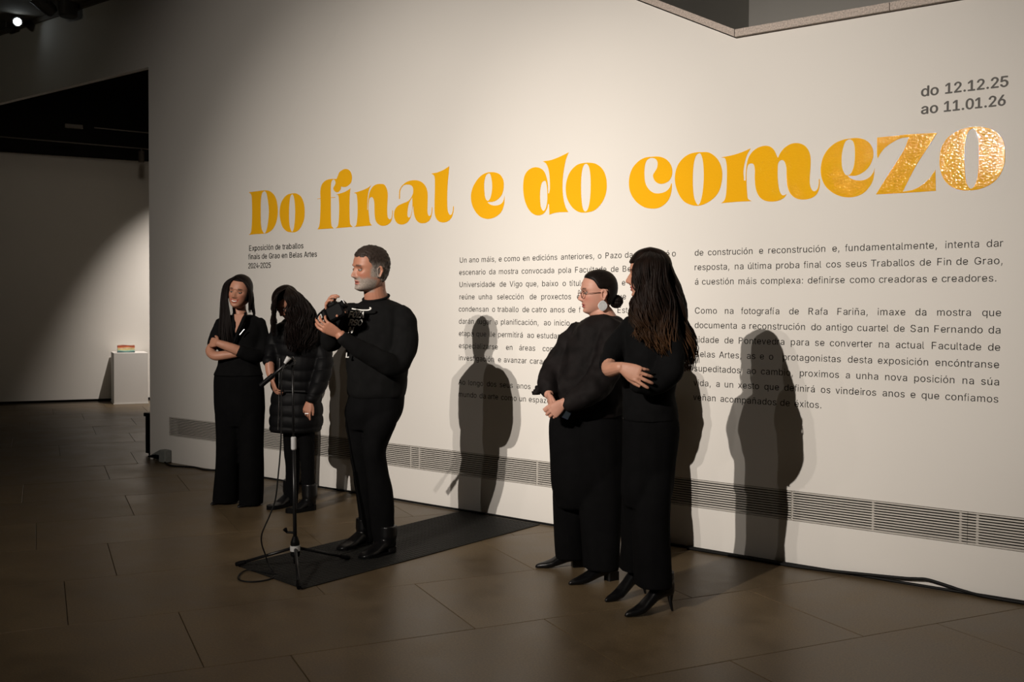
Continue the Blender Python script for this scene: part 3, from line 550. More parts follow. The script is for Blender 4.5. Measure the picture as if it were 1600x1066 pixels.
LET = [
 ((380, 280), 10.66, ["95,218,c 200,205 340,188 430,195 510,255 560,365 578,530 560,690 510,810 440,880 360,907 230,915 95,928,c 130,890 145,780 152,560 148,380 138,265",
   "348,203 305,270 293,500 300,780 340,893 378,880 410,760 430,560 420,400 400,270 378,215"]),
 ((380, 280), 10.66, ["830,237 900,245 970,300 1015,420 1025,560 1010,690 950,820 880,878 800,885 720,865 650,780 612,620 615,480 650,360 730,265",
   "815,253 785,300 768,450 765,620 775,770 810,874 840,840 862,700 868,520 855,340 835,270"]),
 ((490, 255), 9.69, ["60,1003,c 85,960 100,850 108,600 105,420 130,320 190,260 270,240 350,240,c 370,190 400,130 480,88 550,115 582,200 570,290 520,345 465,362 418,355,c 410,400 370,440 325,430 300,385 320,340 335,300 325,262 298,248 270,290 262,380 262,500 262,700 265,870 275,950 305,988,c 180,995",
   ]),
 ((490, 255), 9.69, ["340,475,c 450,445 520,410 560,380,c 550,480 545,650 548,850 560,930 597,965,c 470,975 335,985,c 370,950 385,850 390,680 385,560 375,490"]),
 ((545, 280), 13.32, ["110,285,c 250,245 380,190 470,130,c 430,200 400,330 388,480 385,640,c 402,640,c 400,500 420,350 450,240 510,150 580,110 660,100 740,115 790,200 812,310 808,450 800,600 802,720 815,800 850,835 885,820 905,740 908,650,c 918,650,c 915,740 890,860 840,930 760,968 680,968 620,940 570,880 545,780 538,640 535,500 515,410 480,375 445,390 425,430 412,520 412,650 425,780 440,900 485,965,c 300,980 110,995,c 150,970 170,900 185,720 185,500 175,380 160,310"]),
 ((610, 250), 10.155, ["140,620,c 140,540 150,470 190,405 260,350 340,325 430,325 510,360 565,430 590,520 592,650 588,780 595,860 625,890 650,850 660,750,c 668,750,c 665,830 640,930 590,985 520,1005 450,990 400,930 375,840 364,725,c 352,770 340,850 310,940 260,1000 190,1025 120,1010 75,950 60,870 75,790 120,730 200,690 280,655 330,600 358,540 365,480 355,430 320,400 270,390 220,400 180,440 157,500 152,620,c",
   "350,595,c 320,640 290,710 275,800 272,880 290,912 320,895 345,800 352,700"]),
 ((610, 250), 10.155, ["650,215,c 740,200 840,160 935,100,c 928,200 915,320 905,480 903,680 910,800 935,860 965,870 990,820 998,735,c 1008,735,c 1003,820 970,920 910,975 840,992 770,975 725,920 705,840 703,680 708,480 708,320 695,250"]),
 ((730, 260), 11.84, ["375,662,c 480,655 570,610 640,530 672,430 678,330 665,240 610,155 530,115 430,108 330,130 220,210 130,340 85,460 72,570 90,700 150,830 240,930 350,970 450,965 560,915 640,830 685,700 695,550,c 685,590 665,650 620,700 540,725 460,718 405,690",
   "392,132 345,180 318,300 318,440 335,580 378,637 425,600 455,490 465,370 455,250 430,150"]),
 ((810, 230), 9.267, ["355,205,c 480,185 620,130 730,75,c 690,180 660,330 643,480 642,640 660,780 690,880 725,940,c 600,943 520,955 450,978,c 448,900 445,825,c 430,825,c 415,890 370,960 300,988 220,970 150,900 100,790 75,660 72,540 90,420 140,340 210,298 290,295 360,335 400,410 425,520 432,670,c 445,670,c 458,600 455,450 440,330 410,250 380,220",
   "378,487 340,520 318,620 315,740 325,860 360,922 395,890 418,790 420,660 412,560 398,500"]),
 ((810, 230), 9.267, ["1030,225 1130,245 1220,320 1270,440 1280,580 1260,700 1200,820 1110,910 1000,945 880,940 780,870 710,750 688,620 700,490 750,360 840,265 930,232",
   "982,240 940,280 915,400 908,580 915,760 935,890 972,932 1010,890 1038,760 1048,590 1045,420 1025,290"]),
 ((975, 230), 10.0, ["750,570,c 745,680 710,800 640,890 540,950 420,960 300,930 190,850 110,730 80,600 90,450 140,320 230,220 330,165 440,150 560,150 660,190 730,270 757,370 745,460 700,530 620,570 540,568 480,520 455,445 480,390 515,330 528,260 510,200 460,170 400,175 350,220 325,310 320,430 335,560 390,660 470,715 560,722 650,695 710,640 740,565,c"]),
 ((975, 230), 10.0, ["1220,78 1330,85 1430,150 1500,250 1535,380 1530,530 1490,680 1410,790 1300,870 1170,915 1040,900 930,840 850,720 805,580 798,450 830,310 900,200 1000,120 1110,85",
   "1165,98 1120,150 1090,270 1078,450 1080,640 1100,800 1150,900 1190,870 1225,740 1245,560 1248,380 1235,220 1205,115"]),
 ((1120, 215), 9.412, ["65,292,c 220,262 360,220 500,160,c 445,260 410,380 393,500 400,630,c 425,635,c 430,500 450,350 500,240 580,165 680,125 770,128 840,180 885,270 900,300,c 940,220 1000,150 1090,95 1190,82 1280,110 1345,180 1378,280 1380,420 1368,600 1372,700 1400,770 1440,790 1480,760 1500,690 1500,612,c 1515,612,c 1515,700 1490,800 1430,870 1340,905 1240,912 1150,885 1080,820 1040,720 1028,580 1025,450 1000,360 960,330 920,350 900,400 895,520 900,640 920,770 950,835 985,850 1030,830,c 985,890 900,930 790,942 690,920 620,860 575,750 560,600 562,480 545,400 505,380 465,400 445,460 438,560 440,700 448,820 460,900 515,935,c 300,945 65,965,c 115,920 140,820 150,620 150,450 140,360 120,305"]),
 ((1275, 205), 9.69, ["480,672,c 600,675 720,620 810,530 860,420 870,320 840,220 760,140 640,105 520,112 400,135 280,190 170,290 100,420 72,580 90,720 150,840 250,930 370,985 500,1003 620,985 730,930 820,830 870,720 890,560,c 870,620 820,690 740,735 650,748 560,730 510,705",
   "490,128 440,170 400,300 388,430 400,560 440,650 480,666 530,640 575,530 590,400 590,270 570,170 530,130"]),
 ((1360, 195), 8.883, ["95,178,c 350,152 570,130 930,112,c 780,345 640,560 540,750 450,930,c 600,900 720,835 820,745 903,625,c 910,918,c 500,945 78,968,c 230,720 400,460 480,320 535,172,c 420,190 300,250 200,325 140,400 105,468,c 92,400"]),
 ((1460, 190), 9.267, ["600,75 720,85 850,120 960,210 1015,330 1025,480 1010,640 940,790 830,900 680,970 520,998 370,990 240,940 140,840 85,700 75,560 95,400 170,260 290,160 430,100",
   "560,100 500,140 460,250 440,420 440,620 450,800 480,920 530,972 580,930 620,820 640,640 642,440 635,260 600,140"]),
]
title = empty('title_lettering', (-4.0, 0, 2.08), 'huge yellow vinyl title lettering in rounded retro type across the cream wall', 'lettering')
for k, (off, s_, specs) in enumerate(LET):
    polys = [outline(t, off, s_) for t in specs]
    o = flat_letter('letter', polys, 'yellow', title, thick=0.0016, y=-0.0006)
    if k == 2:
        bar = outline("58,538,c 330,513,c 330,521,c 58,546,c", off, s_); flat_letter('crossbar', [bar], 'yellow', o, thick=0.0012, y=0.0)

GL = {}
for line in GLYPHS.split('\n'):
    if not line: continue
    c, s = line[0], line[2:]
    GL[c] = [[(int(a)/1000, int(b_)/1000) for a, b_ in (t.split(',') for t in q.split())] for q in s.split(';')]
ADV = dict(zip("abcdefghijklmnopqrstuvwxyz", [556, 556, 500, 556, 556, 278, 556, 556, 222, 222, 500, 222, 833, 556, 556, 556, 556, 333, 500, 278, 556, 500, 722, 500, 500, 500]))
ADV.update({' ': 278, ',': 278, '.': 278, ':': 278, '-': 333, 'A': 667, 'B': 667, 'C': 722, 'D': 722, 'E': 667, 'F': 611, 'G': 778, 'P': 667, 'R': 722, 'S': 667, 'T': 611, 'U': 722, 'V': 667, 'L': 556, 'O': 778, 'Z': 611, 'M': 833, 'N': 722})
for d_ in '0123456789': ADV[d_] = 556
for a_, b_ in zip('áéóúñüí', 'aeounui'): ADV[a_] = ADV[b_]
ADV['í'] = 278
def word_polys(word, x0, x1, z, em, bold=0.0):
    """glyph outlines of a word set from x0 to x1 (wall metres) on baseline z"""
    nat = sum(ADV[c] for c in word)/1000*em
    k = (x1-x0)/nat if x1 is not None else 1.0
    out = []; x = x0
    for c in word:
        g = GL[c]; adv = ADV[c]/1000*em*k
        xs = [p[0] for q in g for p in q]; gx0, gx1 = min(xs), max(xs); gw = (gx1-gx0)
        want = min(adv*0.86, gw*em*0.96*max(1, k*0.97))
        if c in 'ilI.,:': want = gw*em*0.85
        if c in 'í': want = gw*em*0.95
        off = x+(adv-want)/2; sx = want/gw
        for q in g: out.append([(off+(p[0]-gx0)*sx, z+p[1]*em) for p in q])
        x += adv
    return out, x
def text_thing(label, lines, em, mean_k, bold=0.0, group=None, m='text'):
    """lines: (baseline z, [(word, x0, x1 or None)...])"""
    e = empty('wall_text', (lines[0][1][0][1], 0, lines[0][0]), label, 'text', group)
    for z, words in lines:
        for w_, x0, x1 in words:
            nat = sum(ADV[c] for c in w_)/1000*em*mean_k
            p, _ = word_polys(w_, x0, x1 if x1 is not None else x0+nat, z, em)
            flat_letter('word', p, m, e, thick=0.0008, y=0.0, glyphs=True, bold=bold)
    return e
def starts(spec, x_off, s_, y):
    out = []
    for t in spec.split('|'):
        w_, px = t.rsplit('@', 1)
        out.append((w_, on_wall(x_off+float(px)/s_, y)[0], None))
    return out
ZL = 1.784; LD = 0.0876
RC = ["de@45|construción@108|e@348|reconstrución@392|e,@693|fundamentalmente,@755|intenta@1225|dar@1420",
      "resposta,@45|na@233|última@295|proba@428|final@560|cos@665|seus@757|Traballos@875|de@1105|Fin@1185|de@1277|Grao,@1360",
      "á@45|cuestión@80|máis@250|complexa:@357|definirse@578|como@777|creadoras@914|e@1163|creadores.@1210", None,
      "Como@45|na@186|fotografía@265|de@490|Rafa@578|Fariña,@715|imaxe@907|da@1085|mostra@1186|que@1400",
      "documenta@45|a@265|reconstrución@303|do@594|antigo@663|cuartel@812|de@983|San@1060|Fernando@1172|da@1430",
      "cidade@43|de@185|Pontevedra@250|para@498|se@612|converter@683|na@912|actual@992|Facultade@1160|de@1428",
      "Belas@43|Artes,@160|as@290|e@352|o@395|protagonistas@460|desta@767|exposición@908|encóntranse@1180",
      "supeditados@42|ao@290|cambio,@358|proximos@540|a@756|unha@806|nova@942|posición@1080|na@1307|súa@1396",
      "vida,@40|a@145|un@185|xesto@250|que@373|definirá@467|os@640|vindeiros@710|anos@930|e@1063|que@1115|confiamos@1228",
      "veñan@38|acompañados@165|de@448|éxitos.@515"]
LC = ["Un@67|ano@124|máis,@197|e@300|como@333|en@443|edicións@501|anteriores,@669|o@890|Pazo@932|da@1050|Cultura@1112|é@1293|o@1330",
      "escenario@65|da@243|mostra@300|convocada@437|pola@655|Facultade@752|de@967|Belas@1035|Artes@1160|da@1285",
      "Universidade@65|de@305|Vigo@365|que,@461|baixo@558|o@680|título@722|final@885|e@1032|do@1075",
      "reúne@67|unha@181|selección@290|de@484|proxectos@553|e@765|obras@850|que@985|",
      "condensan@63|o@261|traballo@294|de@441|catro@498|anos@605|de@713|f@778|Estes@1003",
      "darán@63|lugar@176|a@277|planificación,@313|ao@568|inicio@630|e@750|á@785",
      "etapa@63|que@167|lle@245|permitirá@296|ao@469|estudantado@527",
      "especializarse@63|en@343|áreas@421|concretas@562",
      "investigación@62|e@296|avanzar@330|cara@486|o@580", None,
      "Ao@60|longo@120|dos@229|seus@306|anos@407|de@515",
      "mundo@60|da@186|arte@235|como@315|un@422|espazo@479"]
def block(rows_, xo, s_, y0, dy):
    out = []
    for i, r in enumerate(rows_):
        if r: out.append((ZL-LD*i, starts(r.strip('|'), xo, s_, y0+dy*i)))
    return out
text_thing('right column of small dark text on the cream wall, ending in éxitos', block(RC, 1070, 3.019, 393, 23.3), 0.0525, 1.08)
text_thing('left column of small dark text behind the two women on the right', block(LC, 700, 3.808, 408, 19.3), 0.0525, 1.085)
wx = lambda x, y: on_wall(x, y)[0]
text_thing('three short lines of bold dark text under the start of the yellow title',
    [(1.940, [('Exposición', wx(388.5, 392), wx(427.5, 390)), ('de', wx(429.8, 390), wx(438.5, 390)), ('traballos', wx(441.2, 389), wx(474.4, 388))]),
     (1.867, [('finais', wx(388.0, 406), wx(406.5, 405)), ('de', wx(408.8, 405), wx(417.5, 405)), ('Grao', wx(419.6, 404), wx(437.6, 404)), ('en', wx(439.9, 404), wx(449.3, 403)), ('Belas', wx(451.7, 402), wx(472.4, 402)), ('Artes', wx(474.8, 401), wx(495.6, 401))]),
     (1.789, [('2024-2025', wx(387.6, 420), wx(423.5, 419))])], 0.063, 1.0, bold=0.0011)
text_thing('bold dates with a painted grey sheen in two lines above the end of the yellow title',
    [(2.584, [('do', -1.458, wx(1467.5, 148)), ('12.12.25', wx(1475.5, 147), wx(1576.5, 137))]),
     (2.4915, [('ao', -1.458, wx(1466.5, 176)), ('11.01.26', wx(1473.5, 176), wx(1572.5, 165))])], 0.0735, 1.0, bold=0.0022, m='date')
# ------------------------------------------------------------------ rubber mat
c4 = [(-4.560, -1.985), (-3.915, -2.070), (-3.850, -0.050), (-4.545, -0.050)]
mt = empty('rubber_mat', (-4.2, -1.0, 0), 'long black rubber mat with raised studs leading to the wall', 'mat')
def matp(u, v, z):
    a, b_, c, d = [np.array(q) for q in c4]
    p = a*(1-u)*(1-v)+b_*u*(1-v)+c*u*v+d*(1-u)*v; return (p[0], p[1], z)
MB().rings([[matp(0, 0, 0.0005), matp(1, 0, 0.0005), matp(1, 1, 0.0005), matp(0, 1, 0.0005)], [matp(0, 0, 0.005), matp(1, 0, 0.005), matp(1, 1, 0.005), matp(0, 1, 0.005)],
            [matp(.004, .002, 0.0065), matp(.996, .002, 0.0065), matp(.996, .998, 0.0065), matp(.004, .998, 0.0065)]]).build('sheet', 'mat', mt)
st = MB()
for i in range(21):
    for j in range(58):
        u, v = (i+0.7+0.5*(j % 2)*0)/21.4, (j+0.6)/58.4
        a, b_ = 0.017, 0.0055
        R = []
        for z, k in ((0.006, 1.0), (0.0085, 0.8)):
            R.append([matp(u+dx*k*0.012, v+dy*k*0.0058, z) for dx, dy in ((-1, -1), (1, -1), (1, 1), (-1, 1))])
        st.rings(R)
o = st.build('studs', 'mat', mt); o['kind'] = 'stuff'

# ------------------------------------------------------------------ cables and socket box along the wall
def cable(name, pts, r, label, m='cable', n=160):
    P = smooth_path(pts, n); o = MB().tube(P, r, 8).build(name, m, loc=P[0], smooth=True); return tag(o, label, 'cable')
rg = random.Random(9)
pts = [tuple(on_floor(257, 722, 0.012)), tuple(on_floor(266, 727.5, 0.008)), tuple(on_floor(285, 729, 0.008)), tuple(on_floor(305, 730.5, 0.008)), tuple(on_floor(320, 734, 0.008))]
x = -7.3
while x < 2.6:
    pts.append((x, -0.022-rg.uniform(0, 0.012), 0.009)); x += 0.42
cable('cable', pts, 0.008, 'black cable lying along the foot of the big wall from the socket box', n=260)
pts = []
x = -2.75
while x < -1.78: pts.append((x, -0.054-rg.uniform(0, 0.010), 0.010)); x += 0.25
for px, py in ((1400, 902.5), (1430, 904.5), (1447, 905.5), (1465, 910.5), (1485, 917), (1505, 923.5)):
    q = on_wall(px, py, -0.028); pts.append((q[0], q[1], max(q[2], 0.011)))
pts += [(-1.05, -0.05, 0.011), (-0.7, -0.045, 0.010), (0.2, -0.05, 0.010), (1.2, -0.04, 0.01), (2.6, -0.05, 0.01)]
cable('cable', pts, 0.0085, 'second black cable at the wall foot lifting off the floor at the right', n=200)
q = on_wall(258, 712, -0.04)
sb = empty('socket_box', (q[0], -0.04, 0), 'small grey socket box with a black plug at the left foot of the wall', 'socket')
MB().obox((q[0], -0.04, 0.062), (1, 0, 0), (0, 1, 0), _z, 0.05, 0.036, 0.058, 0.006).build('housing', 'box_grey', sb)
MB().add([(q[0]-0.05, -0.07, 0.115), (q[0]-0.05, -0.01, 0.115), (q[0]-0.05, -0.01, 0.03), (q[0]-0.05, -0.07, 0.03), (q[0]-0.19, -0.06, 0.06), (q[0]-0.19, -0.02, 0.06), (q[0]-0.19, -0.02, 0.035), (q[0]-0.19, -0.06, 0.035)],
         [(0, 1, 2, 3), (7, 6, 5, 4), (0, 4, 5, 1), (1, 5, 6, 2), (2, 6, 7, 3), (3, 7, 4, 0)]).build('flap', 'box_grey', sb)
MB().tube([(q[0]-0.045, -0.078, 0.05), (q[0]-0.10, -0.082, 0.055), (q[0]-0.20, -0.085, 0.045)], [0.02, 0.018, 0.008], 10).build('plug', 'black_plastic', sb)

# ------------------------------------------------------------------ microphone stand
f1, f2, f3 = on_floor(372, 887, 0.0), on_floor(543, 877, 0.0), on_floor(467, 923, 0.0)
ctr = (f1+f2+f3)/3
def stand_pt(px, py):            # in the vertical plane through the stand facing the viewer
    d = ray(px, py); return CAM+d*(((ctr-CAM)@_a)/(d@_a))
base = np.array([ctr[0], ctr[1], 0])
ms = empty('microphone_stand', base, 'black tripod microphone stand with a boom arm, its foot on the rubber mat', 'microphone stand')
hub = np.array([ctr[0], ctr[1], 0.13]); top = stand_pt(457, 566)
pole = lambda z: np.array([ctr[0]+(top[0]-ctr[0])*(z-0.1)/(top[2]-0.1), ctr[1]+(top[1]-ctr[1])*(z-0.1)/(top[2]-0.1), z])
zc = stand_pt(457, 690)[2]
for f in (f1, f2, f3):
    a0 = hub+(f-hub)*0.06; e_ = f+_z*0.021
    l = MB().tube([a0+_z*0.01, e_], 0.0085, 10).build('leg', 'black_metal', ms, smooth=True)
    d = (e_-a0)/np.linalg.norm(e_-a0); MB().tube([e_-d*0.05, e_-d*0.01, e_+d*0.012], [0.011, 0.0135, 0.012], 12).build('rubber_foot', 'black_plastic', l)
MB().tube([pole(0.05), pole(zc-0.02)], 0.0105, 14).build('lower_pole', 'black_metal', ms, smooth=True)
MB().tube([pole(zc), pole(top[2])], 0.0065, 12).build('upper_pole', 'black_metal', ms, smooth=True)
MB().tube([pole(0.09), pole(0.10), pole(0.17), pole(0.20)], [0.022, 0.026, 0.024, 0.013], 18).build('hub', 'black_plastic', ms)
MB().tube([pole(0.12), pole(0.15)], 0.0275, 18).build('hub_ring', 'grey_plastic', ms)
MB().tube([pole(0.22), pole(0.22)+np.array([-0.02, -0.01, 0.0])*2, pole(0.24)-_r0*0.055], [0.007, 0.007, 0.013], 10).build('knob', 'black_plastic', ms)
MB().tube([pole(zc-0.045), pole(zc-0.04), pole(zc+0.022), pole(zc+0.026)], [0.012, 0.0145, 0.0145, 0.010], 18).build('collar', 'grey_plastic', ms)
bA, bB = stand_pt(413, 599)-_a*0.02, stand_pt(460, 559)-_a*0.02
MB().tube([bA, bB], 0.0095, 12).build('boom', 'black_metal', ms, smooth=True)
dd = (bB-bA)/np.linalg.norm(bB-bA)
MB().tube([bA-dd*0.02, bA+dd*0.07], 0.014, 14).build('counterweight', 'black_plastic', ms)
MB().tube([top-_a*0.035, top+_a*0.02], 0.017, 14).build('clutch', 'black_plastic', ms)
cA, cB = stand_pt(448.5, 567)-_a*0.05, stand_pt(455, 558)-_a*0.05
MB().tube([cA, (cA+cB)/2, cB], [0.008, 0.012, 0.015], 14).build('microphone_clip', 'grey_plastic', ms)
pc_ = [stand_pt(450, 566)-_a*0.05, stand_pt(444, 585)-_a*0.06, stand_pt(443, 620)-_a*0.05, stand_pt(443, 660)-_a*0.05, stand_pt(441.5, 701)-_a*0.05, stand_pt(437, 745)-_a*0.04, stand_pt(432, 780)-_a*0.03, stand_pt(423, 805)-_a*0.03, stand_pt(411, 832)-_a*0.02, stand_pt(409, 850), stand_pt(413, 868)+_a*0.02]
fl_ = [(420, 884, .03), (429, 896, .008), (424, 904, .006), (405, 908.5, .006), (385, 909, .006), (372.5, 905, .006), (376, 896, .006), (388, 891, .012), (405, 893, .012), (430, 897, .012)]
cable('microphone_cable', [tuple(p) for p in pc_]+[tuple(on_floor(*q)) for q in fl_], 0.0042, 'thin black cable hanging from the microphone stand and looping on the floor', n=260)
# ------------------------------------------------------------------ people
EC = -_a                                                # toward the viewer, horizontal
def remesh(mb, voxel, smooth_it=4, extra=None, disp=0.0, dscale=8.0, seed=0.0, stretch=(1, 1, 1)):
    me = mb.mesh('src'); o = bpy.data.objects.new('tmp', me); C.objects.link(o)
    md = o.modifiers.new('r', 'REMESH'); md.mode = 'VOXEL'; md.voxel_size = voxel
    if smooth_it:
        sm = o.modifiers.new('s', 'SMOOTH'); sm.factor = 0.5; sm.iterations = smooth_it
    dg = bpy.context.evaluated_depsgraph_get(); out = bpy.data.meshes.new_from_object(o.evaluated_get(dg))
    bpy.data.objects.remove(o); bpy.data.meshes.remove(me)
    if disp:
        n = len(out.vertices); co = np.empty(n*3); no = np.empty(n*3)
        out.vertices.foreach_get('co', co); out.vertices.foreach_get('normal', no)
        co = co.reshape(-1, 3); no = no.reshape(-1, 3)
        dv = np.array([noise.noise(Vector((p[0]*dscale*stretch[0]+seed, p[1]*dscale*stretch[1], p[2]*dscale*stretch[2])))+0.5*noise.noise(Vector((p[0]*dscale*2.1*stretch[0]+seed, p[1]*dscale*2.1*stretch[1], p[2]*dscale*2.1*stretch[2]))) for p in co])
        co += no*(dv*disp)[:, None]; out.vertices.foreach_set('co', co.ravel()); out.update()
    return out
def join(meshes):
    V, F = [], []; T = []
    for me in meshes:
        n = len(V); V += [tuple(v.co) for v in me.vertices]; F += [tuple(i+n for i in p.vertices) for p in me.polygons]
        a = me.attributes.get('tint')
        if a: 
            c = np.empty(len(me.vertices)*4); a.data.foreach_get('color', c); T.append(c)
        else: T.append(np.tile([0.5, 0.3, 0.22, 1.0], len(me.vertices)))
    out = bpy.data.meshes.new('j'); out.from_pydata(V, [], F); out.update()
    t = out.attributes.new('tint', 'FLOAT_COLOR', 'POINT'); t.data.foreach_set('color', np.concatenate(T)); return out
def tint(me, fn):
    n = len(me.vertices); co = np.empty(n*3); me.vertices.foreach_get('co', co); co = co.reshape(-1, 3)
    col = fn(co); a = me.attributes.get('tint') or me.attributes.new('tint', 'FLOAT_COLOR', 'POINT')
    a.data.foreach_set('color', np.hstack([col, np.ones((n, 1))]).ravel())
def sstep(a, b, x): t = np.clip((x-a)/(b-a), 0, 1); return t*t*(3-2*t)

class Person:
    def __init__(s, foot, label, skin):
        s.F = on_floor(*foot); s.skin = np.array(skin)
        s.root = empty('person', s.F, label, 'person', kind=None); s.skinparts = []; s.gz = 0.0
    def W(s, x, y, d=0.0):
        P0 = s.F+EC*d; r = ray(x, y); return CAM+r*(((P0-CAM)@_a)/(r@_a))
    def mpp(s, x, y): return float(np.linalg.norm(s.W(x+1, y)-s.W(x, y)))
    def loft(s, mb, rings, n=28, sub=4, sq=2.3):
        """rings (y, xl, xr, d, rd): horizontal sections traced on the picture with a real depth"""
        R = smooth_path([(r+(0,)*(5-len(r)))[:5] for r in rings], (len(rings)-1)*sub+1); out = []
        for y, xl, xr, d, rd in R:
            A, B = s.W(xl, y, d), s.W(xr, y, d); c = (A+B)/2; h = (B-A)/2; ring = []
            for k in range(n):
                t = 2*math.pi*k/n; ct, st_ = math.cos(t), math.sin(t)
                ring.append(c+h*math.copysign(abs(ct)**(2/sq), ct)+EC*rd*math.copysign(abs(st_)**(2/sq), st_))
            out.append(ring)
        # rounded ends
        def cap(r): c = np.mean(r, axis=0); return [c+(p-c)*0.6 for p in r]
        mb.rings([cap(out[0])]+out+[cap(out[-1])]); return mb
    def limb(s, mb, pts, n=14, sub=5, flat=1.0):
        """pts (x, y, d, r)"""
        P = smooth_path(pts, (len(pts)-1)*sub+1); Q = [s.W(x, y, d) for x, y, d, r in P]; r = [max(p[3], 0.004) for p in P]
        e0 = Q[0]-(Q[1]-Q[0])/np.linalg.norm(Q[1]-Q[0])*r[0]*0.5; e1 = Q[-1]+(Q[-1]-Q[-2])/np.linalg.norm(Q[-1]-Q[-2])*r[-1]*0.5
        mb.tube([e0]+Q+[e1], [r[0]*0.6]+r+[r[-1]*0.6], n); return mb
    def part(s, name, me, m, label=None, smooth=True):
        o = link(name, me, m, s.root, smooth=smooth)
        if label: o['label'] = label
        return o
def basis(theta, pitch=0.0, roll=0.0):
    t = math.radians(theta); f = EC*math.cos(t)-_r0*math.sin(t); l = np.cross(_z, f); u = _z
    p = math.radians(pitch); f, u = f*math.cos(p)-u*math.sin(p), u*math.cos(p)+f*math.sin(p)
    q = math.radians(roll); l, u = l*math.cos(q)-u*math.sin(q), u*math.cos(q)+l*math.sin(q)
    return f, l, u                                       # forward, left, up
ZP = np.array([.125, .118, .10, .075, .05, .025, .005, -.015, -.035, -.055, -.075, -.092, -.105, -.115])
XF = np.array([.000, .035, .062, .080, .089, .092, .089, .089, .087, .084, .081, .080, .074, .050])
XB = np.array([-.01, -.05, -.078, -.096, -.103, -.104, -.101, -.095, -.086, -.072, -.056, -.035, -.015, .010])
HW = np.array([.012, .035, .054, .068, .075, .0765, .0755, .0735, .070, .065, .057, .046, .034, .016])
def head_shape(n=84, levels=72, man=False, mouth_open=0.0, smile=0.0):
    zs = np.linspace(ZP[0], ZP[-1], levels); R = []
    xf, xb, hw = np.interp(zs, ZP[::-1], XF[::-1]), np.interp(zs, ZP[::-1], XB[::-1]), np.interp(zs, ZP[::-1], HW[::-1])
    if man: hw = hw*(1+0.14*np.clip((-zs-0.02)/0.08, 0, 1)); xf = xf+0.010*np.clip((-zs-0.07)/0.03, 0, 1); xb = xb+0.004
    k = np.ones(3)/3
    for _ in range(2):
        for arr in (xf, xb, hw): arr[1:-1] = np.convolve(arr, k, 'valid')
    for z, f, b_, h in zip(zs, xf, xb, hw):
        ring = []
        xc = -0.005
        for i in range(n):
            t = 2*math.pi*i/n; ct, st_ = math.cos(t), math.sin(t)
            ax = (f-xc) if ct > 0 else (xc-b_)
            e = 2/2.25
            x = xc+ax*math.copysign(abs(ct)**e, ct); y = h*math.copysign(abs(st_)**e, st_)
            if ct > 0.15:
                g = lambda cy, cz, sy, sz: math.exp(-((abs(y)-cy)/sy)**2-((z-cz)/sz)**2)
                x -= 0.015*g(0.032, 0.004, 0.016, 0.012)                      # eye sockets
                x += 0.0055*g(0.026, 0.023, 0.024, 0.007)*(1.3 if man else 0.7)   # brow
                x += 0.004*g(0.045, -0.022, 0.018, 0.016)                      # cheeks
                x -= 0.003*g(0.0, 0.010, 0.012, 0.008)                         # root of the nose
                nz = np.interp(z, [-.050, -.044, -.036, -.026, -.01, .006, .016], [0, .010, .025, .024, .014, .005, 0])
                nw = np.interp(z, [-.044, -.034, -.02, .01], [.015, .0135, .009, .007])
                x += nz*math.exp(-(y/nw)**2)*(1.1 if man else 1.0)
                x += 0.004*math.exp(-((abs(y)-0.013)/0.006)**2-((z+.038)/.006)**2)  # nostril wings
                sm = smile*0.010*(abs(y)/0.025)**2
                x += 0.0075*math.exp(-(y/.021)**2-((z+.060-sm)/.0045)**2)      # upper lip
                x += 0.0080*math.exp(-(y/.018)**2-((z+.0725-sm)/.0050)**2)     # lower lip
                x -= (0.005+0.008*mouth_open)*math.exp(-(y/.022)**2-((z+.0660-sm)/.0025)**2)
                x -= 0.004*math.exp(-(y/.02)**2-((z+.083)/.006)**2)
                x += 0.005*math.exp(-(y/.018)**2-((z+.100)/.010)**2)           # chin
                x -= 0.002*math.exp(-(y/.004)**2-((z+.051)/.005)**2)
            ring.append((x, y, z))
        R.append(ring)
    return R
def add_local(mb, R, O, f, l, u, s_):
    mb.rings([[O+(f*p[0]+l*p[1]+u*p[2])*s_ for p in r] for r in R])
def ear_rings(side, s_=1.0):
    R = []
    for y, k in ((0.066, 0.8), (0.078, 0.95), (0.087, 1.08), (0.091, 1.0), (0.090, 0.62), (0.083, 0.5)):
        ring = []
        for i in range(18):
            t = 2*math.pi*i/18; z = 0.029*math.sin(t)*k; x = (0.017 if z > 0 else 0.012)*math.cos(t)*k
            ring.append((-0.012+x-0.1*(z), side*(y-(0.006 if y > 0.08 else 0)+(0.006 if x < -0.002 else 0)), z-0.008))
        R.append(ring)
    return R
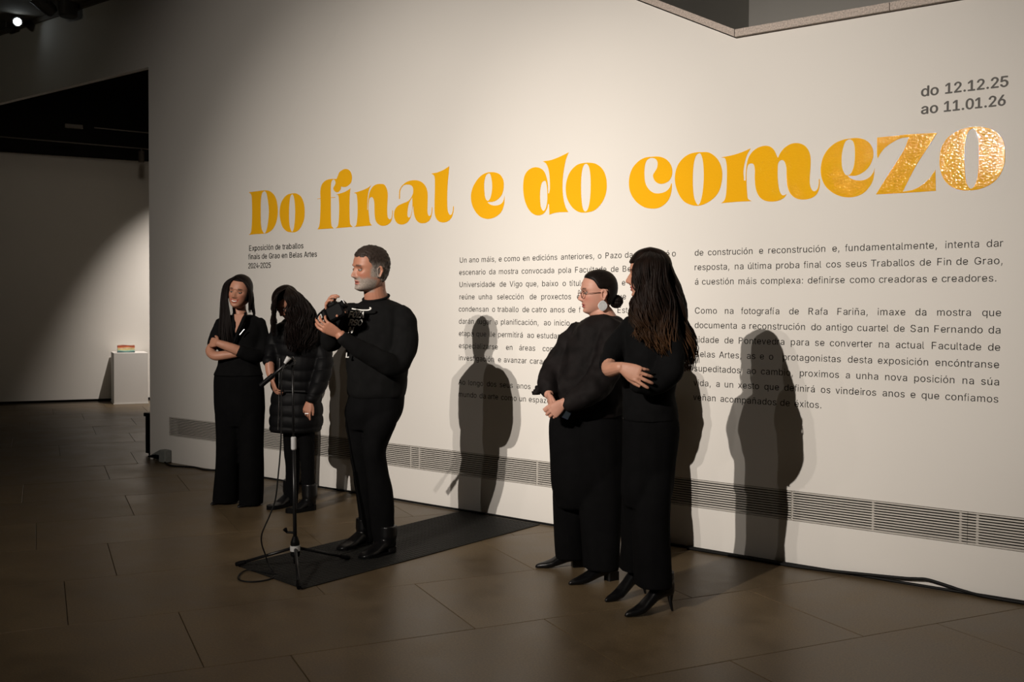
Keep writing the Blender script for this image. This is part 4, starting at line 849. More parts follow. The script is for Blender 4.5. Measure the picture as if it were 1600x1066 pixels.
def make_head(P, px, py, d, theta, pitch=0, roll=0, scale=1.0, man=False, neck=None, lip=(0.42, 0.12, 0.10), brow=(0.05, 0.03, 0.02), beard=None, mouth_open=0, smile=0, ears=True, voxel=0.0026, teeth=False):
    f, l, u = basis(theta, pitch, roll); O = P.W(px, py, d); P.head = (O, f, l, u, scale)
    mb = MB(); add_local(mb, head_shape(man=man, mouth_open=mouth_open, smile=smile), O, f, l, u, scale)
    if ears:
        for sd in (-1, 1): add_local(mb, ear_rings(sd), O, f, l, u, scale)
    if neck: P.limb(mb, neck, n=22)
    me = remesh(mb, voxel, 2)
    sk = P.skin
    def col(co):
        q = co-O; x, y, z = (q@f)/scale, (q@l)/scale, (q@u)/scale
        c = np.tile(sk, (len(co), 1)); front = (x > 0.055)
        ruddy = np.exp(-((np.abs(y)-0.042)/0.02)**2-((z+0.03)/0.02)**2)*(x > 0.03)+0.7*np.exp(-(y/0.014)**2-((z+0.036)/0.012)**2)*front
        c = c*(1-ruddy[:, None]*np.array([0.0, 0.16, 0.16]))
        def put(w, k): 
            nonlocal c
            w = np.clip(w, 0, 1)[:, None]; c = c*(1-w)+np.array(k)*w
        if beard is not None:
            nb = np.array([noise.noise(Vector(p_*60)) for p_ in co])*0.007
            jaw = sstep(-0.026, -0.050, z+nb+0.30*(0.03-np.clip(x, -0.02, 0.03))+0.10*np.clip(np.abs(y)-0.02, 0, 0.03))*sstep(-0.022, 0.006, x+0.2*(z+0.06)+nb)
            side = sstep(0.030, 0.014, np.abs(x-0.012))*sstep(0.052, 0.060, np.abs(y))*sstep(0.03, 0.0, z)*sstep(-0.05, -0.03, z+0.0)
            under = sstep(-0.126, -0.112, z)
            lipz = np.exp(-(y/.022)**4-((z+.0665)/.0095)**4)*front
            w = np.maximum(jaw*under, side)*(1-lipz)
            cheek = sstep(-0.055, -0.045, z)*sstep(0.040, 0.05, x)*(np.abs(y) > 0.028)*sstep(-0.02, -0.055, z-0.0)
            nz = np.array([noise.noise(Vector(p*220)) for p in co])*0.5+0.5
            bc = np.array(beard)*(0.55+0.9*nz[:, None]); w = w*0.92
            c = c*(1-w[:, None])+bc*w[:, None]
        sm = smile*0.010*(np.abs(y)/0.025)**2
        lw = np.exp(-(y/(.024+0.006*smile))**6-((z+.0665-sm)/.0105)**4)*front
        put(lw*0.95, lip)
        put(np.exp(-(y/.021)**4-((z+.0660-sm)/(.0022+0.003*mouth_open))**2)*front*0.9, (0.03, 0.008, 0.006))
        bz = 0.0245-0.10*np.clip(np.abs(y)-0.034, 0, 1)
        put(sstep(0.030, 0.018, np.abs(np.abs(y)-0.032)/0.6)*np.exp(-((z-bz)/0.0042)**2)*(x > 0.04)*0.95, brow)
        put(np.exp(-((np.abs(y)-0.031)/0.014)**4-((z-0.0055)/0.0028)**2)*front*0.85, (0.03, 0.015, 0.01))
        return c
    tint(me, col); P.skinparts.append(me)
    for sd in (-1, 1):
        e = O+(f*0.0735+l*sd*0.031+u*0.0005)*scale; m = MB(); R = []
        for k in range(9):
            a = math.pi*(k+0.02)/8.04; R.append([e+(f*math.cos(a)+(l*math.cos(t)+u*math.sin(t)*0.72)*math.sin(a))*0.0118*scale for t in [2*math.pi*i/16 for i in range(16)]])
        m.rings(R); eo = P.part('eye', m.mesh(), 'eye_white')
        c0 = e+f*0.0108*scale; MB().rings([[c0+(l*math.cos(t)+u*math.sin(t))*0.0056*scale+f*k_ for t in [2*math.pi*i/14 for i in range(14)]] for k_ in (-0.003, 0.0006)]).build('iris', 'iris', eo)
        lid = MB(); RR = []
        for k in range(7):      # upper lid shell
            a = math.radians(16+11*k); RR.append([e+(f*math.cos(a)*math.cos(b_)+u*math.sin(a)*0.85+l*math.cos(a)*math.sin(b_))*0.0135*scale for b_ in [math.radians(-75+15*i) for i in range(11)]]+[e+(f*math.cos(a)*math.cos(b_)+u*math.sin(a)*0.85+l*math.cos(a)*math.sin(b_))*0.0118*scale for b_ in [math.radians(75-15*i) for i in range(11)]])
        lid.rings(RR); lm = lid.mesh(); tint(lm, lambda co: np.tile(P.skin*0.8, (len(co), 1))); P.skinparts.append(lm)
    if teeth:
        R = []
        for k in range(9):
            y = -0.019+0.038*k/8; x = 0.087-0.0075*(abs(y)/0.019)**2; z0 = -0.0655+0.010*smile*(abs(y)/0.025)**2
            R.append([O+(f*(x+a)+l*y+u*(z0+b_))*scale for a, b_ in ((-0.006, -0.004), (0.0025, -0.004), (0.0025, 0.0035), (-0.006, 0.0035))])
        MB().rings(R).build('teeth', 'teeth', P.root)
def hair_cap(P, offset_fn, colfn, name='hair', voxel=0.004):
    O, f, l, u, s_ = P.head; R = head_shape(n=72, levels=60); out = []
    for r in R:
        ring = []
        for (x, y, z) in r:
            o = offset_fn(x, y, z); L = math.sqrt(x*x+y*y+z*z)+1e-6; k = (L+o)/L; ring.append((x*k, y*k, z*k))
        out.append(ring)
    mb = MB(); add_local(mb, out, O, f, l, u, s_); return mb
def hand(mb, W, h, n, thumb, size=0.18, curl=(25, 25, 25, 25), spread=6, tcurl=20, tout=45, curls=None):
    """palm with four fingers and a thumb; h fingers' direction, n palm normal, thumb +1/-1 side of cross(n,h)"""
    W = np.asarray(W, float); h = h/np.linalg.norm(h); n = n-h*(n@h); n = n/np.linalg.norm(n); s = np.cross(n, h)*thumb; k = size/0.18
    R = []
    for t, hw, th, off in ((-0.01, .024, .018, 0), (0.0, .026, .018, 0), (0.03, .034, .017, 0), (0.06, .040, .015, 0), (0.085, .041, .0125, 0), (0.095, .036, .009, 0)):
        R.append([W+(h*t+s*hw*math.copysign(abs(math.cos(a))**0.8, math.cos(a))+n*th*0.8*math.sin(a))*k for a in [2*math.pi*i/18 for i in range(18)]])
    mb.rings(R)
    spec = [(0.030, 0.086, 0.074, .0090), (0.0105, 0.091, 0.082, .0092), (-0.0095, 0.088, 0.076, .0088), (-0.029, 0.080, 0.060, .0078)]
    for i, (sx, t, L, r) in enumerate(spec):
        a = math.radians(spread*(1.4-i)); d0 = h*math.cos(a)+s*math.sin(a); p = W+(h*(t-0.012)+s*sx)*k; pts = [p, W+(h*t+s*sx)*k]; rr = [r*k, r*k*1.05]
        c = curl[i] if curls is None else None; ang = 0; p = pts[-1]
        for j, seg in enumerate((0.46, 0.30, 0.24)):
            ang += math.radians(c*(0.8, 1.2, 0.8)[j] if curls is None else curls[i][j]); d = d0*math.cos(ang)+n*math.sin(ang)
            p = p+d*L*seg*k*0.5; pts.append(p); rr.append(r*k*(0.98, 0.92, 0.85)[j]); p = p+d*L*seg*k*0.5; pts.append(p); rr.append(r*k*(0.97, 0.9, 0.62)[j])
        mb.tube(pts, rr, 12)
    a = math.radians(tout); d = h*math.cos(a)+s*math.sin(a)+n*0.25; d /= np.linalg.norm(d)
    p = W+(h*0.018+s*0.018+n*0.004)*k; pts = [p]; rr = [.014*k]; 
    for j, seg in enumerate((0.042, 0.034, 0.028)):
        if j: dd_ = h*math.cos(math.radians(tcurl*j*0.7))+n*math.sin(math.radians(tcurl*j*0.7)); d = d*0.55+dd_*0.45; d /= np.linalg.norm(d)
        p = p+d*seg*k; pts.append(p); rr.append((.0118, .0100, .0068)[j]*k)
    mb.tube(pts, rr, 12)
def locks(mb, P, guides, n, r=0.009, wave=0.0, freq=5.0, seed=1, nseg=22, jitter=0.004, taper=0.25, flat=1.0):
    """tapering locks of hair laid between guide curves (x, y, d) rows"""
    rg = random.Random(seed); G = [smooth_path(g, nseg) for g in guides]; k = len(G)
    for i in range(n):
        t = (i+rg.uniform(-0.4, 0.4))/(max(n-1, 1))*(k-1); t = min(max(t, 0), k-1-1e-6); a = int(t); f = t-a
        g = G[a]*(1-f)+G[min(a+1, k-1)]*f
        end = rg.uniform(0.82, 1.0); m = int(nseg*end); ph = (rg.uniform(0, 6.28) if flat == 1.0 else rg.gauss(0, flat)+t*1.7); am = rg.uniform(0.6, 1.3); Q = []; rr = []
        jx, jz = rg.uniform(-1, 1)*jitter, rg.uniform(-1, 1)*jitter; fq = freq*rg.uniform(0.85, 1.15); r_ = r*rg.uniform(0.7, 1.2)
        for j in range(m):
            s_ = j/(nseg-1); p = P.W(*g[j]); grow = min(1, s_*2.2)
            wv = wave*(0.35+0.95*s_); p = p+_r0*(jx*grow+wv*am*grow*math.sin(fq*s_*6.28+ph))+EC*(jz*grow+wv*am*grow*0.8*math.cos(fq*s_*6.28+ph*1.3)); Q.append(p)
            rr.append(r_*(0.55+0.45*min(1, s_*6))*(1-(1-taper)*max(0, (j/(m-1)-0.65)/0.35)))
        mb.tube(Q, rr, 6)
def hair_part(P, meshes, colfn, m='hair', label=None):
    me = join(meshes); tint(me, colfn); o = P.part('hair', me, m, label); return o
def shoe(P, toe, heel, width=0.045, height=0.09, kind='flat', heel_h=0.02, name='shoe', label=None, mat_='leather', shaft=None, lift=0.0):
    T, Hh = on_floor(*toe, P.gz), on_floor(*heel, P.gz); d = T-Hh; L = np.linalg.norm(d); d /= L; s = np.cross(_z, d)
    mb = MB(); R = []
    pointed = kind in ('pointed', 'stiletto')
    for t, wk, hk, zb in ((0.0, .62, .95, 1), (0.06, .80, 1.0, 1), (0.2, .85, 1.0, .95), (0.35, .80, .92, .75), (0.5, .88, .72, .4), (0.65, 1.0, .52, .12), (0.78, 1.0 if not pointed else .82, .42, .02), (0.9, .82 if not pointed else .5, .34, 0), (0.97, .55 if not pointed else .25, .26, 0), (1.0, .25 if not pointed else .08, .16, 0)):
        zb0 = heel_h*zb+lift; c = Hh+d*L*t; top = zb0+height*hk*(1.0 if t > 0.3 else 1.0); hw = width*wk; ring = []
        for i in range(16):
            a = 2*math.pi*i/16; ca, sa = math.cos(a), math.sin(a)
            ring.append(c+s*hw*math.copysign(abs(ca)**0.8, ca)+_z*((zb0+top)/2+(top-zb0)/2*math.copysign(abs(sa)**0.75, sa)))
        R.append(ring)
    mb.rings(R)
    if shaft:                                           # shaft = (height, radius)
        c = Hh+d*L*0.17; mb.tube([c+_z*(heel_h+0.04), c+_z*(heel_h+height), c+_z*shaft[0]], [width*0.9, shaft[1]*1.02, shaft[1]], 18)
    me = remesh(mb, 0.005, 3); o = P.part(name, me, mat_, label)
    hm = MB()
    if kind == 'stiletto':
        hm.tube([Hh+d*0.012+_z*(heel_h+0.025), Hh+d*0.010+_z*heel_h*0.6, Hh-d*0.002+_z*0.001], [0.020, 0.010, 0.0055], 12); hm.build('heel', mat_, o)
    elif heel_h > 0.012:
        hw = width*0.72; hl = min(0.065, L*0.26)
        hm.rings([[Hh+d*(x*hl)+s*(y*hw)+_z*z for x, y in ((-0.0, -.8), (0.9, -1), (1.0, -.7), (1.0, .7), (0.9, 1), (0.0, .8), (-.12, .5), (-.12, -.5))] for z in (0.0, heel_h+0.012)]); hm.build('heel', mat_, o)
    if kind == 'flat' or kind == 'chunky':
        R = []
        for z in (0.0, 0.012 if kind == 'flat' else 0.028):
            R.append([Hh+d*(t*L)+s*(w_*width*1.04)+_z*z for t, w_ in ((-.01, -.5), (.1, -.85), (.35, -.85), (.65, -1.02), (.9, -.85), (1.01, -.3), (1.01, .3), (.9, .85), (.65, 1.02), (.35, .85), (.1, .85), (-.01, .5))])
        MB().rings(R).build('sole', 'black_plastic', o)
    return o
def inner_body(P, rings, limbs):
    """the hidden trunk, legs and upper arms, slimmer than the clothes"""
    mb = MB(); P.loft(mb, rings, n=20, sub=3)
    for L in limbs: P.limb(mb, L, n=12, sub=3)
    me = remesh(mb, 0.014, 2); tint(me, lambda co: np.tile(P.skin, (len(co), 1))); P.skinparts.append(me)
def finish_body(P):
    P.part('body', join(P.skinparts), 'skin')
def flesh(P, fn, voxel=0.0026, it=2):
    mb = MB(); fn(mb); me = remesh(mb, voxel, it)
    tint(me, lambda co: np.tile(P.skin, (len(co), 1))*(1+0.10*np.array([noise.noise(Vector(p*35)) for p in co]))[:, None]); P.skinparts.append(me)
sx = lambda P, a, b_: P.W(*b_)-P.W(*a)                   # direction between two traced points
DARK = (0.0065, 0.0042, 0.0036)

# ===== woman far left, arms crossed
p = Person((372, 790), 'smiling woman at the far left with long dark hair and crossed arms', (0.44, 0.215, 0.14))
make_head(p, 374.5, 457, 0.05, 6, 0, 9, 1.0, neck=[(373, 468, 0.0, .050), (374, 484, 0, .048), (376, 499, 0.0, .060), (377, 512, 0.0, .07)], lip=(0.42, 0.05, 0.04), mouth_open=0.9, smile=1.0, teeth=True)
inner_body(p, [(503, 350, 400, 0, .07), (540, 348, 404, 0, .10), (590, 342, 405, 0, .10), (640, 345, 405, 0, .10)],
  [[(357, 640, 0, .06), (356, 700, -.03, .05), (354, 780, -.12, .04)], [(392, 640, 0, .06), (392, 700, 0, .05), (394, 782, -.04, .04)], [(350, 506, 0, .04), (338, 530, .03, .036)], [(402, 505, 0, .04), (407, 550, .04, .036)]])
mb = MB(); p.loft(mb, [(492, 358, 392, 0, .055), (496, 350, 402, 0, .075), (505, 343, 409, 0, .10), (522, 341, 411, 0, .125), (545, 342, 410, 0, .12), (565, 341, 405, 0, .112), (578, 338, 407, 0, .118), (587, 334, 411, 0, .125)])
p.limb(mb, [(403, 504, 0, .055), (409, 528, .0, .056), (408, 553, .05, .052), (395, 556, .12, .048), (374, 549, .165, .044)])
p.limb(mb, [(348, 505, 0, .052), (337, 527, .03, .048), (333, 541, .06, .044)])
me = remesh(mb, 0.008, 5, disp=0.006, dscale=9)
# the V neckline: push the cloth back where the chest shows
O = p.W(373, 530, 0.11)
jk = p.part('jacket', me, 'cotton')
vn = MB(); A, B, D_ = p.W(367, 491, 0.095), p.W(383, 491, 0.095), p.W(369, 521, 0.150)
vn.rings([[A, B, D_], [q+EC*0.022 for q in (A, B, D_)]]); me = remesh(vn, 0.003, 1); tint(me, lambda co: np.tile(p.skin*0.95, (len(co), 1))); p.skinparts.append(me)
for pts in ([(384, 488, .10), (378, 506, .155), (370, 524, .165), (363, 545, .15)], [(365, 490, .10), (365, 508, .15), (369, 524, .16)]):
    mb = MB(); Q = [p.W(*q) for q in smooth_path(pts, 9)]; mb.rings([[q-_r0*0.011*k_, q+EC*0.008, q+_r0*0.011*k_, q-EC*0.01] for q, k_ in zip(Q, (0.8, 1.2, 1.4, 1.5, 1.4, 1.2, 1.0, .7, .3))])
    mb.build('lapel', 'cotton', p.root, smooth=True)
mb = MB(); mb.tube([p.W(374.5, 523.5, .175), p.W(382, 514.5, .165)], 0.0035, 8); mb.build('pen_clip', 'silver', p.root)
mb = MB(); p.loft(mb, [(582, 337, 408, 0, .105), (600, 335, 412, 0, .12), (640, 336, 414, 0, .12), (665, 341, 410, 0, .09)])
p.loft(mb, [(610, 340, 376, 0, .07), (640, 337, 378, .0, .10), (700, 338, 376, -.04, .10), (784, 334, 373, -.10, .115)]); p.loft(mb, [(610, 376, 410, 0, .07), (640, 372, 413, .0, .10), (700, 375, 411, 0, .10), (788, 374, 410, -.03, .115)])
p.part('trousers', remesh(mb, 0.009, 4, disp=0.010, dscale=7, stretch=(1, 1, .22)), 'trouser')
shoe(p, (329, 790), (362, 783), .040, .06, 'pointed', .02); shoe(p, (371, 794), (404, 787), .040, .06, 'pointed', .02)
def fa(mb):
    p.limb(mb, [(388, 555, .13, .036), (372, 548, .165, .037), (354, 541, .185, .032), (340, 536, .19, .0255)])
    W_ = p.W(341, 536, .19); h = sx(p, (341, 536, .19), (329, 535, .14)); hand(mb, W_, h, -EC*0.9-_z*0.25, 1, 0.165, curl=(42, 46, 48, 48), spread=3, tout=40)
flesh(p, fa)
flesh(p, lambda mb: p.limb(mb, [(333, 540, .06, .036), (329, 549, .10, .036), (336, 556, .13, .034), (352, 555, .135, .033), (372, 552, .13, .028)]))
cap = hair_cap(p, lambda x, y, z: -0.012 if (z < -0.05 and x > -0.04) else 0.008 if (z > 0.078 or x < 0.035) else (0.008-0.026*min(1, (x-0.035)/0.02)), None)
mb = MB()
for sd, gs in ((1, [[(369, 433, .12), (361, 439, .13), (357, 450, .12), (355.5, 466, .12), (359, 488, .13), (363, 518, .16), (365, 545, .16)], [(367, 432, .08), (353.5, 441, .10), (350.5, 460, .09), (349, 480, .10), (348, 510, .14), (350, 535, .16), (352, 546, .17)], [(368, 431, .03), (351, 444, .03), (346, 465, .04), (345, 490, .05), (342, 515, .09), (343, 530, .12)], [(370, 431, -.03), (354, 445, -.05), (349, 470, -.05), (347, 495, -.04), (346, 515, -.02)]]),
              (-1, [[(369, 433, .12), (380, 440, .135), (387, 450, .13), (390.5, 462, .11), (389, 478, .09), (388, 492, .08)], [(370, 432, .08), (386, 441, .09), (392, 455, .08), (394, 472, .06), (395, 492, .04)], [(371, 431, .02), (388, 443, .02), (394, 460, 0), (396, 480, -.01), (398, 497, -.02)], [(371, 431, -.04), (387, 445, -.06), (393, 465, -.06), (396, 485, -.06), (397, 500, -.05)]])):
    locks(mb, p, gs, 110, 0.0050, 0.0015, 2, seed=3+sd, jitter=0.007)
hair_part(p, [remesh(cap, 0.004, 2), mb.mesh()], lambda co: np.tile(DARK, (len(co), 1))*(1+0.5*np.array([noise.noise(Vector((q[0]*90, q[1]*90, q[2]*6))) for q in co]))[:, None])
finish_body(p)

# ===== woman looking down, puffer coat
p = Person((458, 795), 'woman with long wavy dark hair bowing her head, in a long black puffer coat', (0.40, 0.19, 0.125))
make_head(p, 449, 474, 0.10, 38, 38, -4, 0.97, neck=[(455, 482, 0.02, .050), (460, 498, 0, .052), (463, 515, -.02, .06)], lip=(0.30, 0.10, 0.09))
inner_body(p, [(512, 445, 490, 0, .07), (560, 435, 500, 0, .10), (620, 435, 495, 0, .11), (660, 437, 492, 0, .11)],
  [[(455, 655, 0, .05), (457, 710, -.03, .038), (455, 783, -.12, .03)], [(480, 655, .0, .05), (480, 710, .02, .038), (483, 788, .04, .03)], [(440, 520, 0, .045), (426, 550, .05, .04)], [(490, 520, 0, .045), (503, 560, .04, .042)]])
mb = MB(); p.loft(mb, [(497, 448, 480, -.02, .06), (502, 440, 490, -.01, .09), (510, 431, 498, 0, .12), (525, 426, 504, 0, .145), (548, 427, 507, .0, .155), (575, 425, 505, 0, .155), (600, 424, 504, 0, .15), (612, 426, 502, 0, .145), (625, 424, 503, 0, .155), (650, 422, 504, 0, .165), (668, 421, 503, 0, .165), (674, 424, 499, 0, .15)])
p.limb(mb, [(488, 512, 0, .070), (498, 535, .02, .070), (506, 560, .05, .068), (503, 588, .1, .062), (494, 610, .15, .052), (485, 625, .18, .045)])
p.limb(mb, [(436, 516, 0, .062), (428, 538, .04, .060), (423, 556, .10, .052), (420, 567, .14, .046)])
me = remesh(mb, 0.008, 4)
n_ = len(me.vertices); co = np.empty(n_*3); no = np.empty(n_*3); me.vertices.foreach_get('co', co); me.vertices.foreach_get('normal', no); co = co.reshape(-1, 3); no = no.reshape(-1, 3)
wob = np.array([noise.noise(Vector(q*6)) for q in co]); ph_ = (co[:, 2]+0.02*wob)/0.085
co += no*(0.010*(np.abs(np.sin(np.pi*ph_))**0.6)-0.007+0.006*wob)[:, None]; me.vertices.foreach_set('co', co.ravel()); me.update()
p.part('coat', me, 'puffer')
mb = MB(); mb.rings([[p.W(x, y, d_) for x, y, d_ in ((444, 609.5, .165), (477, 610.5, .165), (477, 613, .165), (444, 612, .165))], [p.W(x, y, d_) for x, y, d_ in ((444, 609.5, .172), (477, 610.5, .172), (477, 613, .172), (444, 612, .172))]]); mb.build('belt', 'leather', p.root)
mb = MB(); mb.tube([p.W(*q) for q in smooth_path([(437, 560, .165), (436, 590, .17), (435.5, 630, .178), (434, 672, .18)], 20)], 0.0022, 6); mb.build('zip', 'chrome', p.root)
mb = MB(); p.loft(mb, [(655, 441, 468, 0, .085), (700, 444, 468, -.03, .07), (740, 447, 468, -.08, .055), (786, 445, 465, -.125, .048)]); p.loft(mb, [(655, 466, 491, 0, .085), (700, 468, 491, .02, .07), (740, 471, 491, .03, .058), (792, 473, 492, .04, .048)])
p.part('leggings', remesh(mb, 0.009, 3, disp=0.003, dscale=12), 'trouser')
shoe(p, (419, 797), (461, 788), .048, .075, 'chunky', .028, shaft=(0.19, .055)); shoe(p, (448, 802), (491, 796), .050, .075, 'chunky', .028, shaft=(0.19, .055))
def fa(mb):
    W_ = p.W(484, 626, .19); p.limb(mb, [(487, 618, .17, .028), (484, 627, .19, .027)])
    hand(mb, W_, sx(p, (484, 626, .19), (478, 648, .20)), -EC+_r0*0.35, -1, 0.155, curls=((10, 12, 10), (22, 40, 25), (26, 42, 25), (30, 42, 25)), spread=4, tout=28, tcurl=10)
flesh(p, fa)
def fa(mb):
    p.limb(mb, [(421, 565, .14, .034), (422, 580, .16, .031), (425, 594, .18, .023)])
    hand(mb, p.W(425, 594, .18), sx(p, (425, 594, .18), (431, 612, .185)), _r0*0.8-EC*0.5, 1, 0.15, curl=(30, 32, 34, 36), spread=3, tout=30)
flesh(p, fa)
mb = MB(); rw = p.W(479.5, 646.5, .205); mb.tube([rw-_r0*0.014, rw+_r0*0.012], 0.0035, 8); mb.build('ring', 'silver', p.root)
cap = hair_cap(p, lambda x, y, z: 0.010 if (z > 0.070 or x < 0.030) else (0.010-0.028*min(1, (x-0.030)/0.02)), None)
mb = MB()
locks(mb, p, [[(446, 452, .22), (436, 458, .27), (430, 470, .27), (429, 485, .25), (428, 505, .23), (429, 530, .21)], [(448, 450, .18), (433, 459, .20), (427.5, 474, .20), (427, 490, .19), (426, 510, .18), (428, 532, .18)], [(449, 449, .12), (434, 458, .12), (429, 475, .11), (429, 492, .11), (430, 512, .12)]], 110, 0.0034, 0.009, 3.2, seed=12, jitter=0.008, flat=0.5)
locks(mb, p, [[(447, 452, .23), (446, 462, .28), (450, 476, .28), (450, 492, .26), (449, 512, .24), (448, 545, .22)], [(448, 450, .21), (455, 462, .25), (458, 478, .25), (457, 498, .25), (454, 520, .24), (452, 560, .22)], [(450, 448, .18), (464, 461, .21), (469, 480, .22), (468, 502, .22), (464, 525, .22), (460, 560, .21)], [(452, 448, .14), (471, 462, .14), (480, 482, .17), (482, 502, .18), (478, 528, .19), (470, 556, .2)], [(453, 448, .08), (475, 465, .08), (490, 488, .08), (494, 508, .10), (490, 532, .14), (482, 550, .16)], [(454, 449, .02), (474, 468, -.01), (490, 492, -.02), (495, 512, .0), (495, 530, .04), (490, 540, .08)]], 480, 0.0040, 0.012, 3.2, seed=15, jitter=0.012, flat=0.4)
hair_part(p, [remesh(cap, 0.004, 2), mb.mesh()], lambda co: np.tile((0.0075, 0.0045, 0.0038), (len(co), 1))*(1+0.6*np.array([noise.noise(Vector((q[0]*70, q[1]*70, q[2]*8))) for q in co]))[:, None])
finish_body(p)

# ===== man with grey beard
p = Person((578, 862), 'bearded grey-haired man standing on the rubber mat holding a camera in both hands', (0.36, 0.165, 0.105)); p.gz = 0.0085
make_head(p, 578.5, 421.5, 0.06, 54, 2, 3, 1.10, man=True, neck=[(584, 440, 0.03, .066), (586, 458, .02, .066), (589, 472, 0, .078), (590, 488, 0, .09)], lip=(0.40, 0.13, 0.10), brow=(0.035, 0.025, 0.02), beard=(0.26, 0.23, 0.20), mouth_open=0.5)
inner_body(p, [(488, 560, 625, 0, .09), (530, 550, 632, 0, .12), (600, 552, 625, 0, .13), (640, 550, 620, 0, .12)],
  [[(566, 645, 0, .06), (567, 720, -.07, .045), (574, 836, -.18, .035)], [(596, 645, .04, .06), (588, 720, .04, .045), (600, 842, .01, .036)], [(632, 500, .06, .055), (630, 560, .13, .05)], [(552, 490, 0, .05), (522, 530, .13, .045)]])
mb = MB(); p.loft(mb, [(466, 576, 604, -.02, .06), (470, 566, 614, -.01, .09), (476, 556, 626, .0, .115), (486, 547, 636, 0, .14), (505, 541, 640, 0, .155), (535, 540, 641, .0, .165), (565, 541, 640, 0, .17), (592, 543, 637, 0, .172), (612, 544, 634, 0, .168), (620, 547, 631, 0, .15)])
p.limb(mb, [(625, 490, .05, .072), (633, 512, .08, .076), (633, 545, .12, .072), (618, 572, .18, .066), (592, 562, .25, .060), (562, 545, .30, .052), (534, 527, .34, .040)])
p.limb(mb, [(553, 486, .0, .068), (536, 508, .08, .064), (519, 535, .16, .058), (515, 528, .22, .050), (517, 508, .27, .042)])
me = remesh(mb, 0.008, 5, disp=0.012, dscale=7)
p.part('sweatshirt', me, 'wool')
mb = MB(); Q = []
c0 = p.W(589, 462, .01)
for k in range(28):
    t = 2*math.pi*k/28; Q.append(p.W(587.5, 463.5, .015)+_r0*0.076*math.cos(t)+EC*0.074*math.sin(t)+_z*(-0.020*math.sin(t)+0.010*math.cos(t)-0.006))
mb.tube(Q+[Q[0]], 0.0075, 8); mb.build('collar', 'wool', p.root, smooth=True)
mb = MB(); p.loft(mb, [(608, 548, 631, 0, .145), (622, 544, 633, 0, .15), (645, 539, 630, 0, .15), (670, 545, 614, 0, .11)])
p.loft(mb, [(625, 546, 585, -.02, .08), (655, 540, 588, -.02, .10), (700, 545, 585, -.05, .09), (740, 551, 586, -.09, .08), (788, 559, 588, -.14, .072), (844, 563, 586, -.185, .060)])
p.loft(mb, [(625, 575, 625, .04, .08), (655, 570, 622, .05, .105), (700, 568, 604, .06, .09), (733, 572, 606, .05, .08), (782, 577, 616, .03, .078), (854, 585, 616, .01, .062)])
p.part('trousers', remesh(mb, 0.009, 4, disp=0.008, dscale=8, stretch=(1, 1, .6)), 'trouser')
shoe(p, (529, 860), (578, 848), .050, .075, 'flat', .02, shaft=(0.16, .055)); shoe(p, (563, 873), (614, 861), .052, .078, 'flat', .02, shaft=(0.16, .056))
def fa(mb):
    p.limb(mb, [(541, 532, .33, .032), (531, 523, .345, .030)])
    hand(mb, p.W(531, 523, .345), sx(p, (531, 523, .345), (511, 512, .36)), -EC*0.8+_z*0.55, -1, 0.185, curls=((18, 28, 20), (16, 30, 22), (16, 34, 24), (20, 38, 26)), spread=7, tout=30)
flesh(p, fa)
def fa(mb):
    p.limb(mb, [(517, 508, .26, .030), (514, 499, .27, .028)])
    hand(mb, p.W(513, 497, .265), sx(p, (513, 497, .265), (512, 480, .28)), _r0*0.95+EC*0.1, -1, 0.185, curls=((38, 42, 25), (38, 44, 28), (34, 44, 28), (30, 44, 28)), spread=5, tout=35)
flesh(p, fa)
def fa(mb):     # fingertips of the far hand wrapping round the camera body
    mb.tube([p.W(540, 486, .24), p.W(539.5, 487, .30), p.W(538.5, 488.5, .352)], [.009, .009, .006], 12)
    mb.tube([p.W(528, 491, .24), p.W(527.5, 492, .31), p.W(526.5, 494, .362)], [.010, .010, .007], 12)
flesh(p, fa)
def off(x, y, z):
    fr = 0.072+0.010*abs(y)/0.05; hz = 0.0
    lim = 0.068 if x > 0.05 else (0.068-(0.05-x)*2.2 if x > 0.0 else (-0.042-0.9*max(0, -x-0.0)*0.6))
    if x > 0.0: lim = max(lim, -0.03)
    return 0.007*min(1, max(-1.6, (z-lim)/0.010))
cap = hair_cap(p, off, None)
O, f, l, u, s_ = p.head
def hc_(co):
    q = co-O; x, y, z = (q@f)/s_, (q@l)/s_, (q@u)/s_; g = sstep(0.055, 0.0, z)*sstep(-0.085, -0.02, x)
    nz = np.array([noise.noise(Vector(v*180)) for v in co])*0.5+0.5
    return np.array((0.030, 0.022, 0.018))*(1-g[:, None])*(0.7+0.6*nz[:, None])+np.array((0.15, 0.13, 0.115))*g[:, None]*(0.5+nz[:, None])
hm = MB(); rg = random.Random(2)
hair_part(p, [remesh(cap, 0.0035, 1, disp=0.0035, dscale=60)], hc_, label='short hair greying at the temples')
# lettering printed on the chest
def print_line(txt, pts, cap_px, tilt):
    """white letters following two picture points, lying on the front of the sweatshirt"""
    (x0, y0), (x1, y1), d_ = pts; A, B = p.W(x0, y0, d_), p.W(x1, y1, d_); e1 = (B-A); L = np.linalg.norm(e1); e1 /= L
    up_ = p.W(x0+tilt, y0-10, d_+0.006)-A; up_ /= np.linalg.norm(up_); nn = np.cross(e1, up_); nn /= np.linalg.norm(nn)
    em = cap_px*p.mpp(x0, y0)/0.716; nat = sum(ADV[c] for c in txt)/1000*em; P_, _ = word_polys(txt, 0, L, 0, em)
    mtx = Matrix(((e1[0], up_[0], nn[0], A[0]), (e1[1], up_[1], nn[1], A[1]), (e1[2], up_[2], nn[2], A[2]), (0, 0, 0, 1)))
    flat_letter('printed_word', P_, 'print_white', p.root, thick=0.012, place=mtx, glyphs=True, bold=0.0012)
print_line('FOZA', ((544, 496), (568, 496.5), .185), 9.5, 3)
print_line('RSO', ((544, 508.5), (565, 509), .182), 9.5, 3)
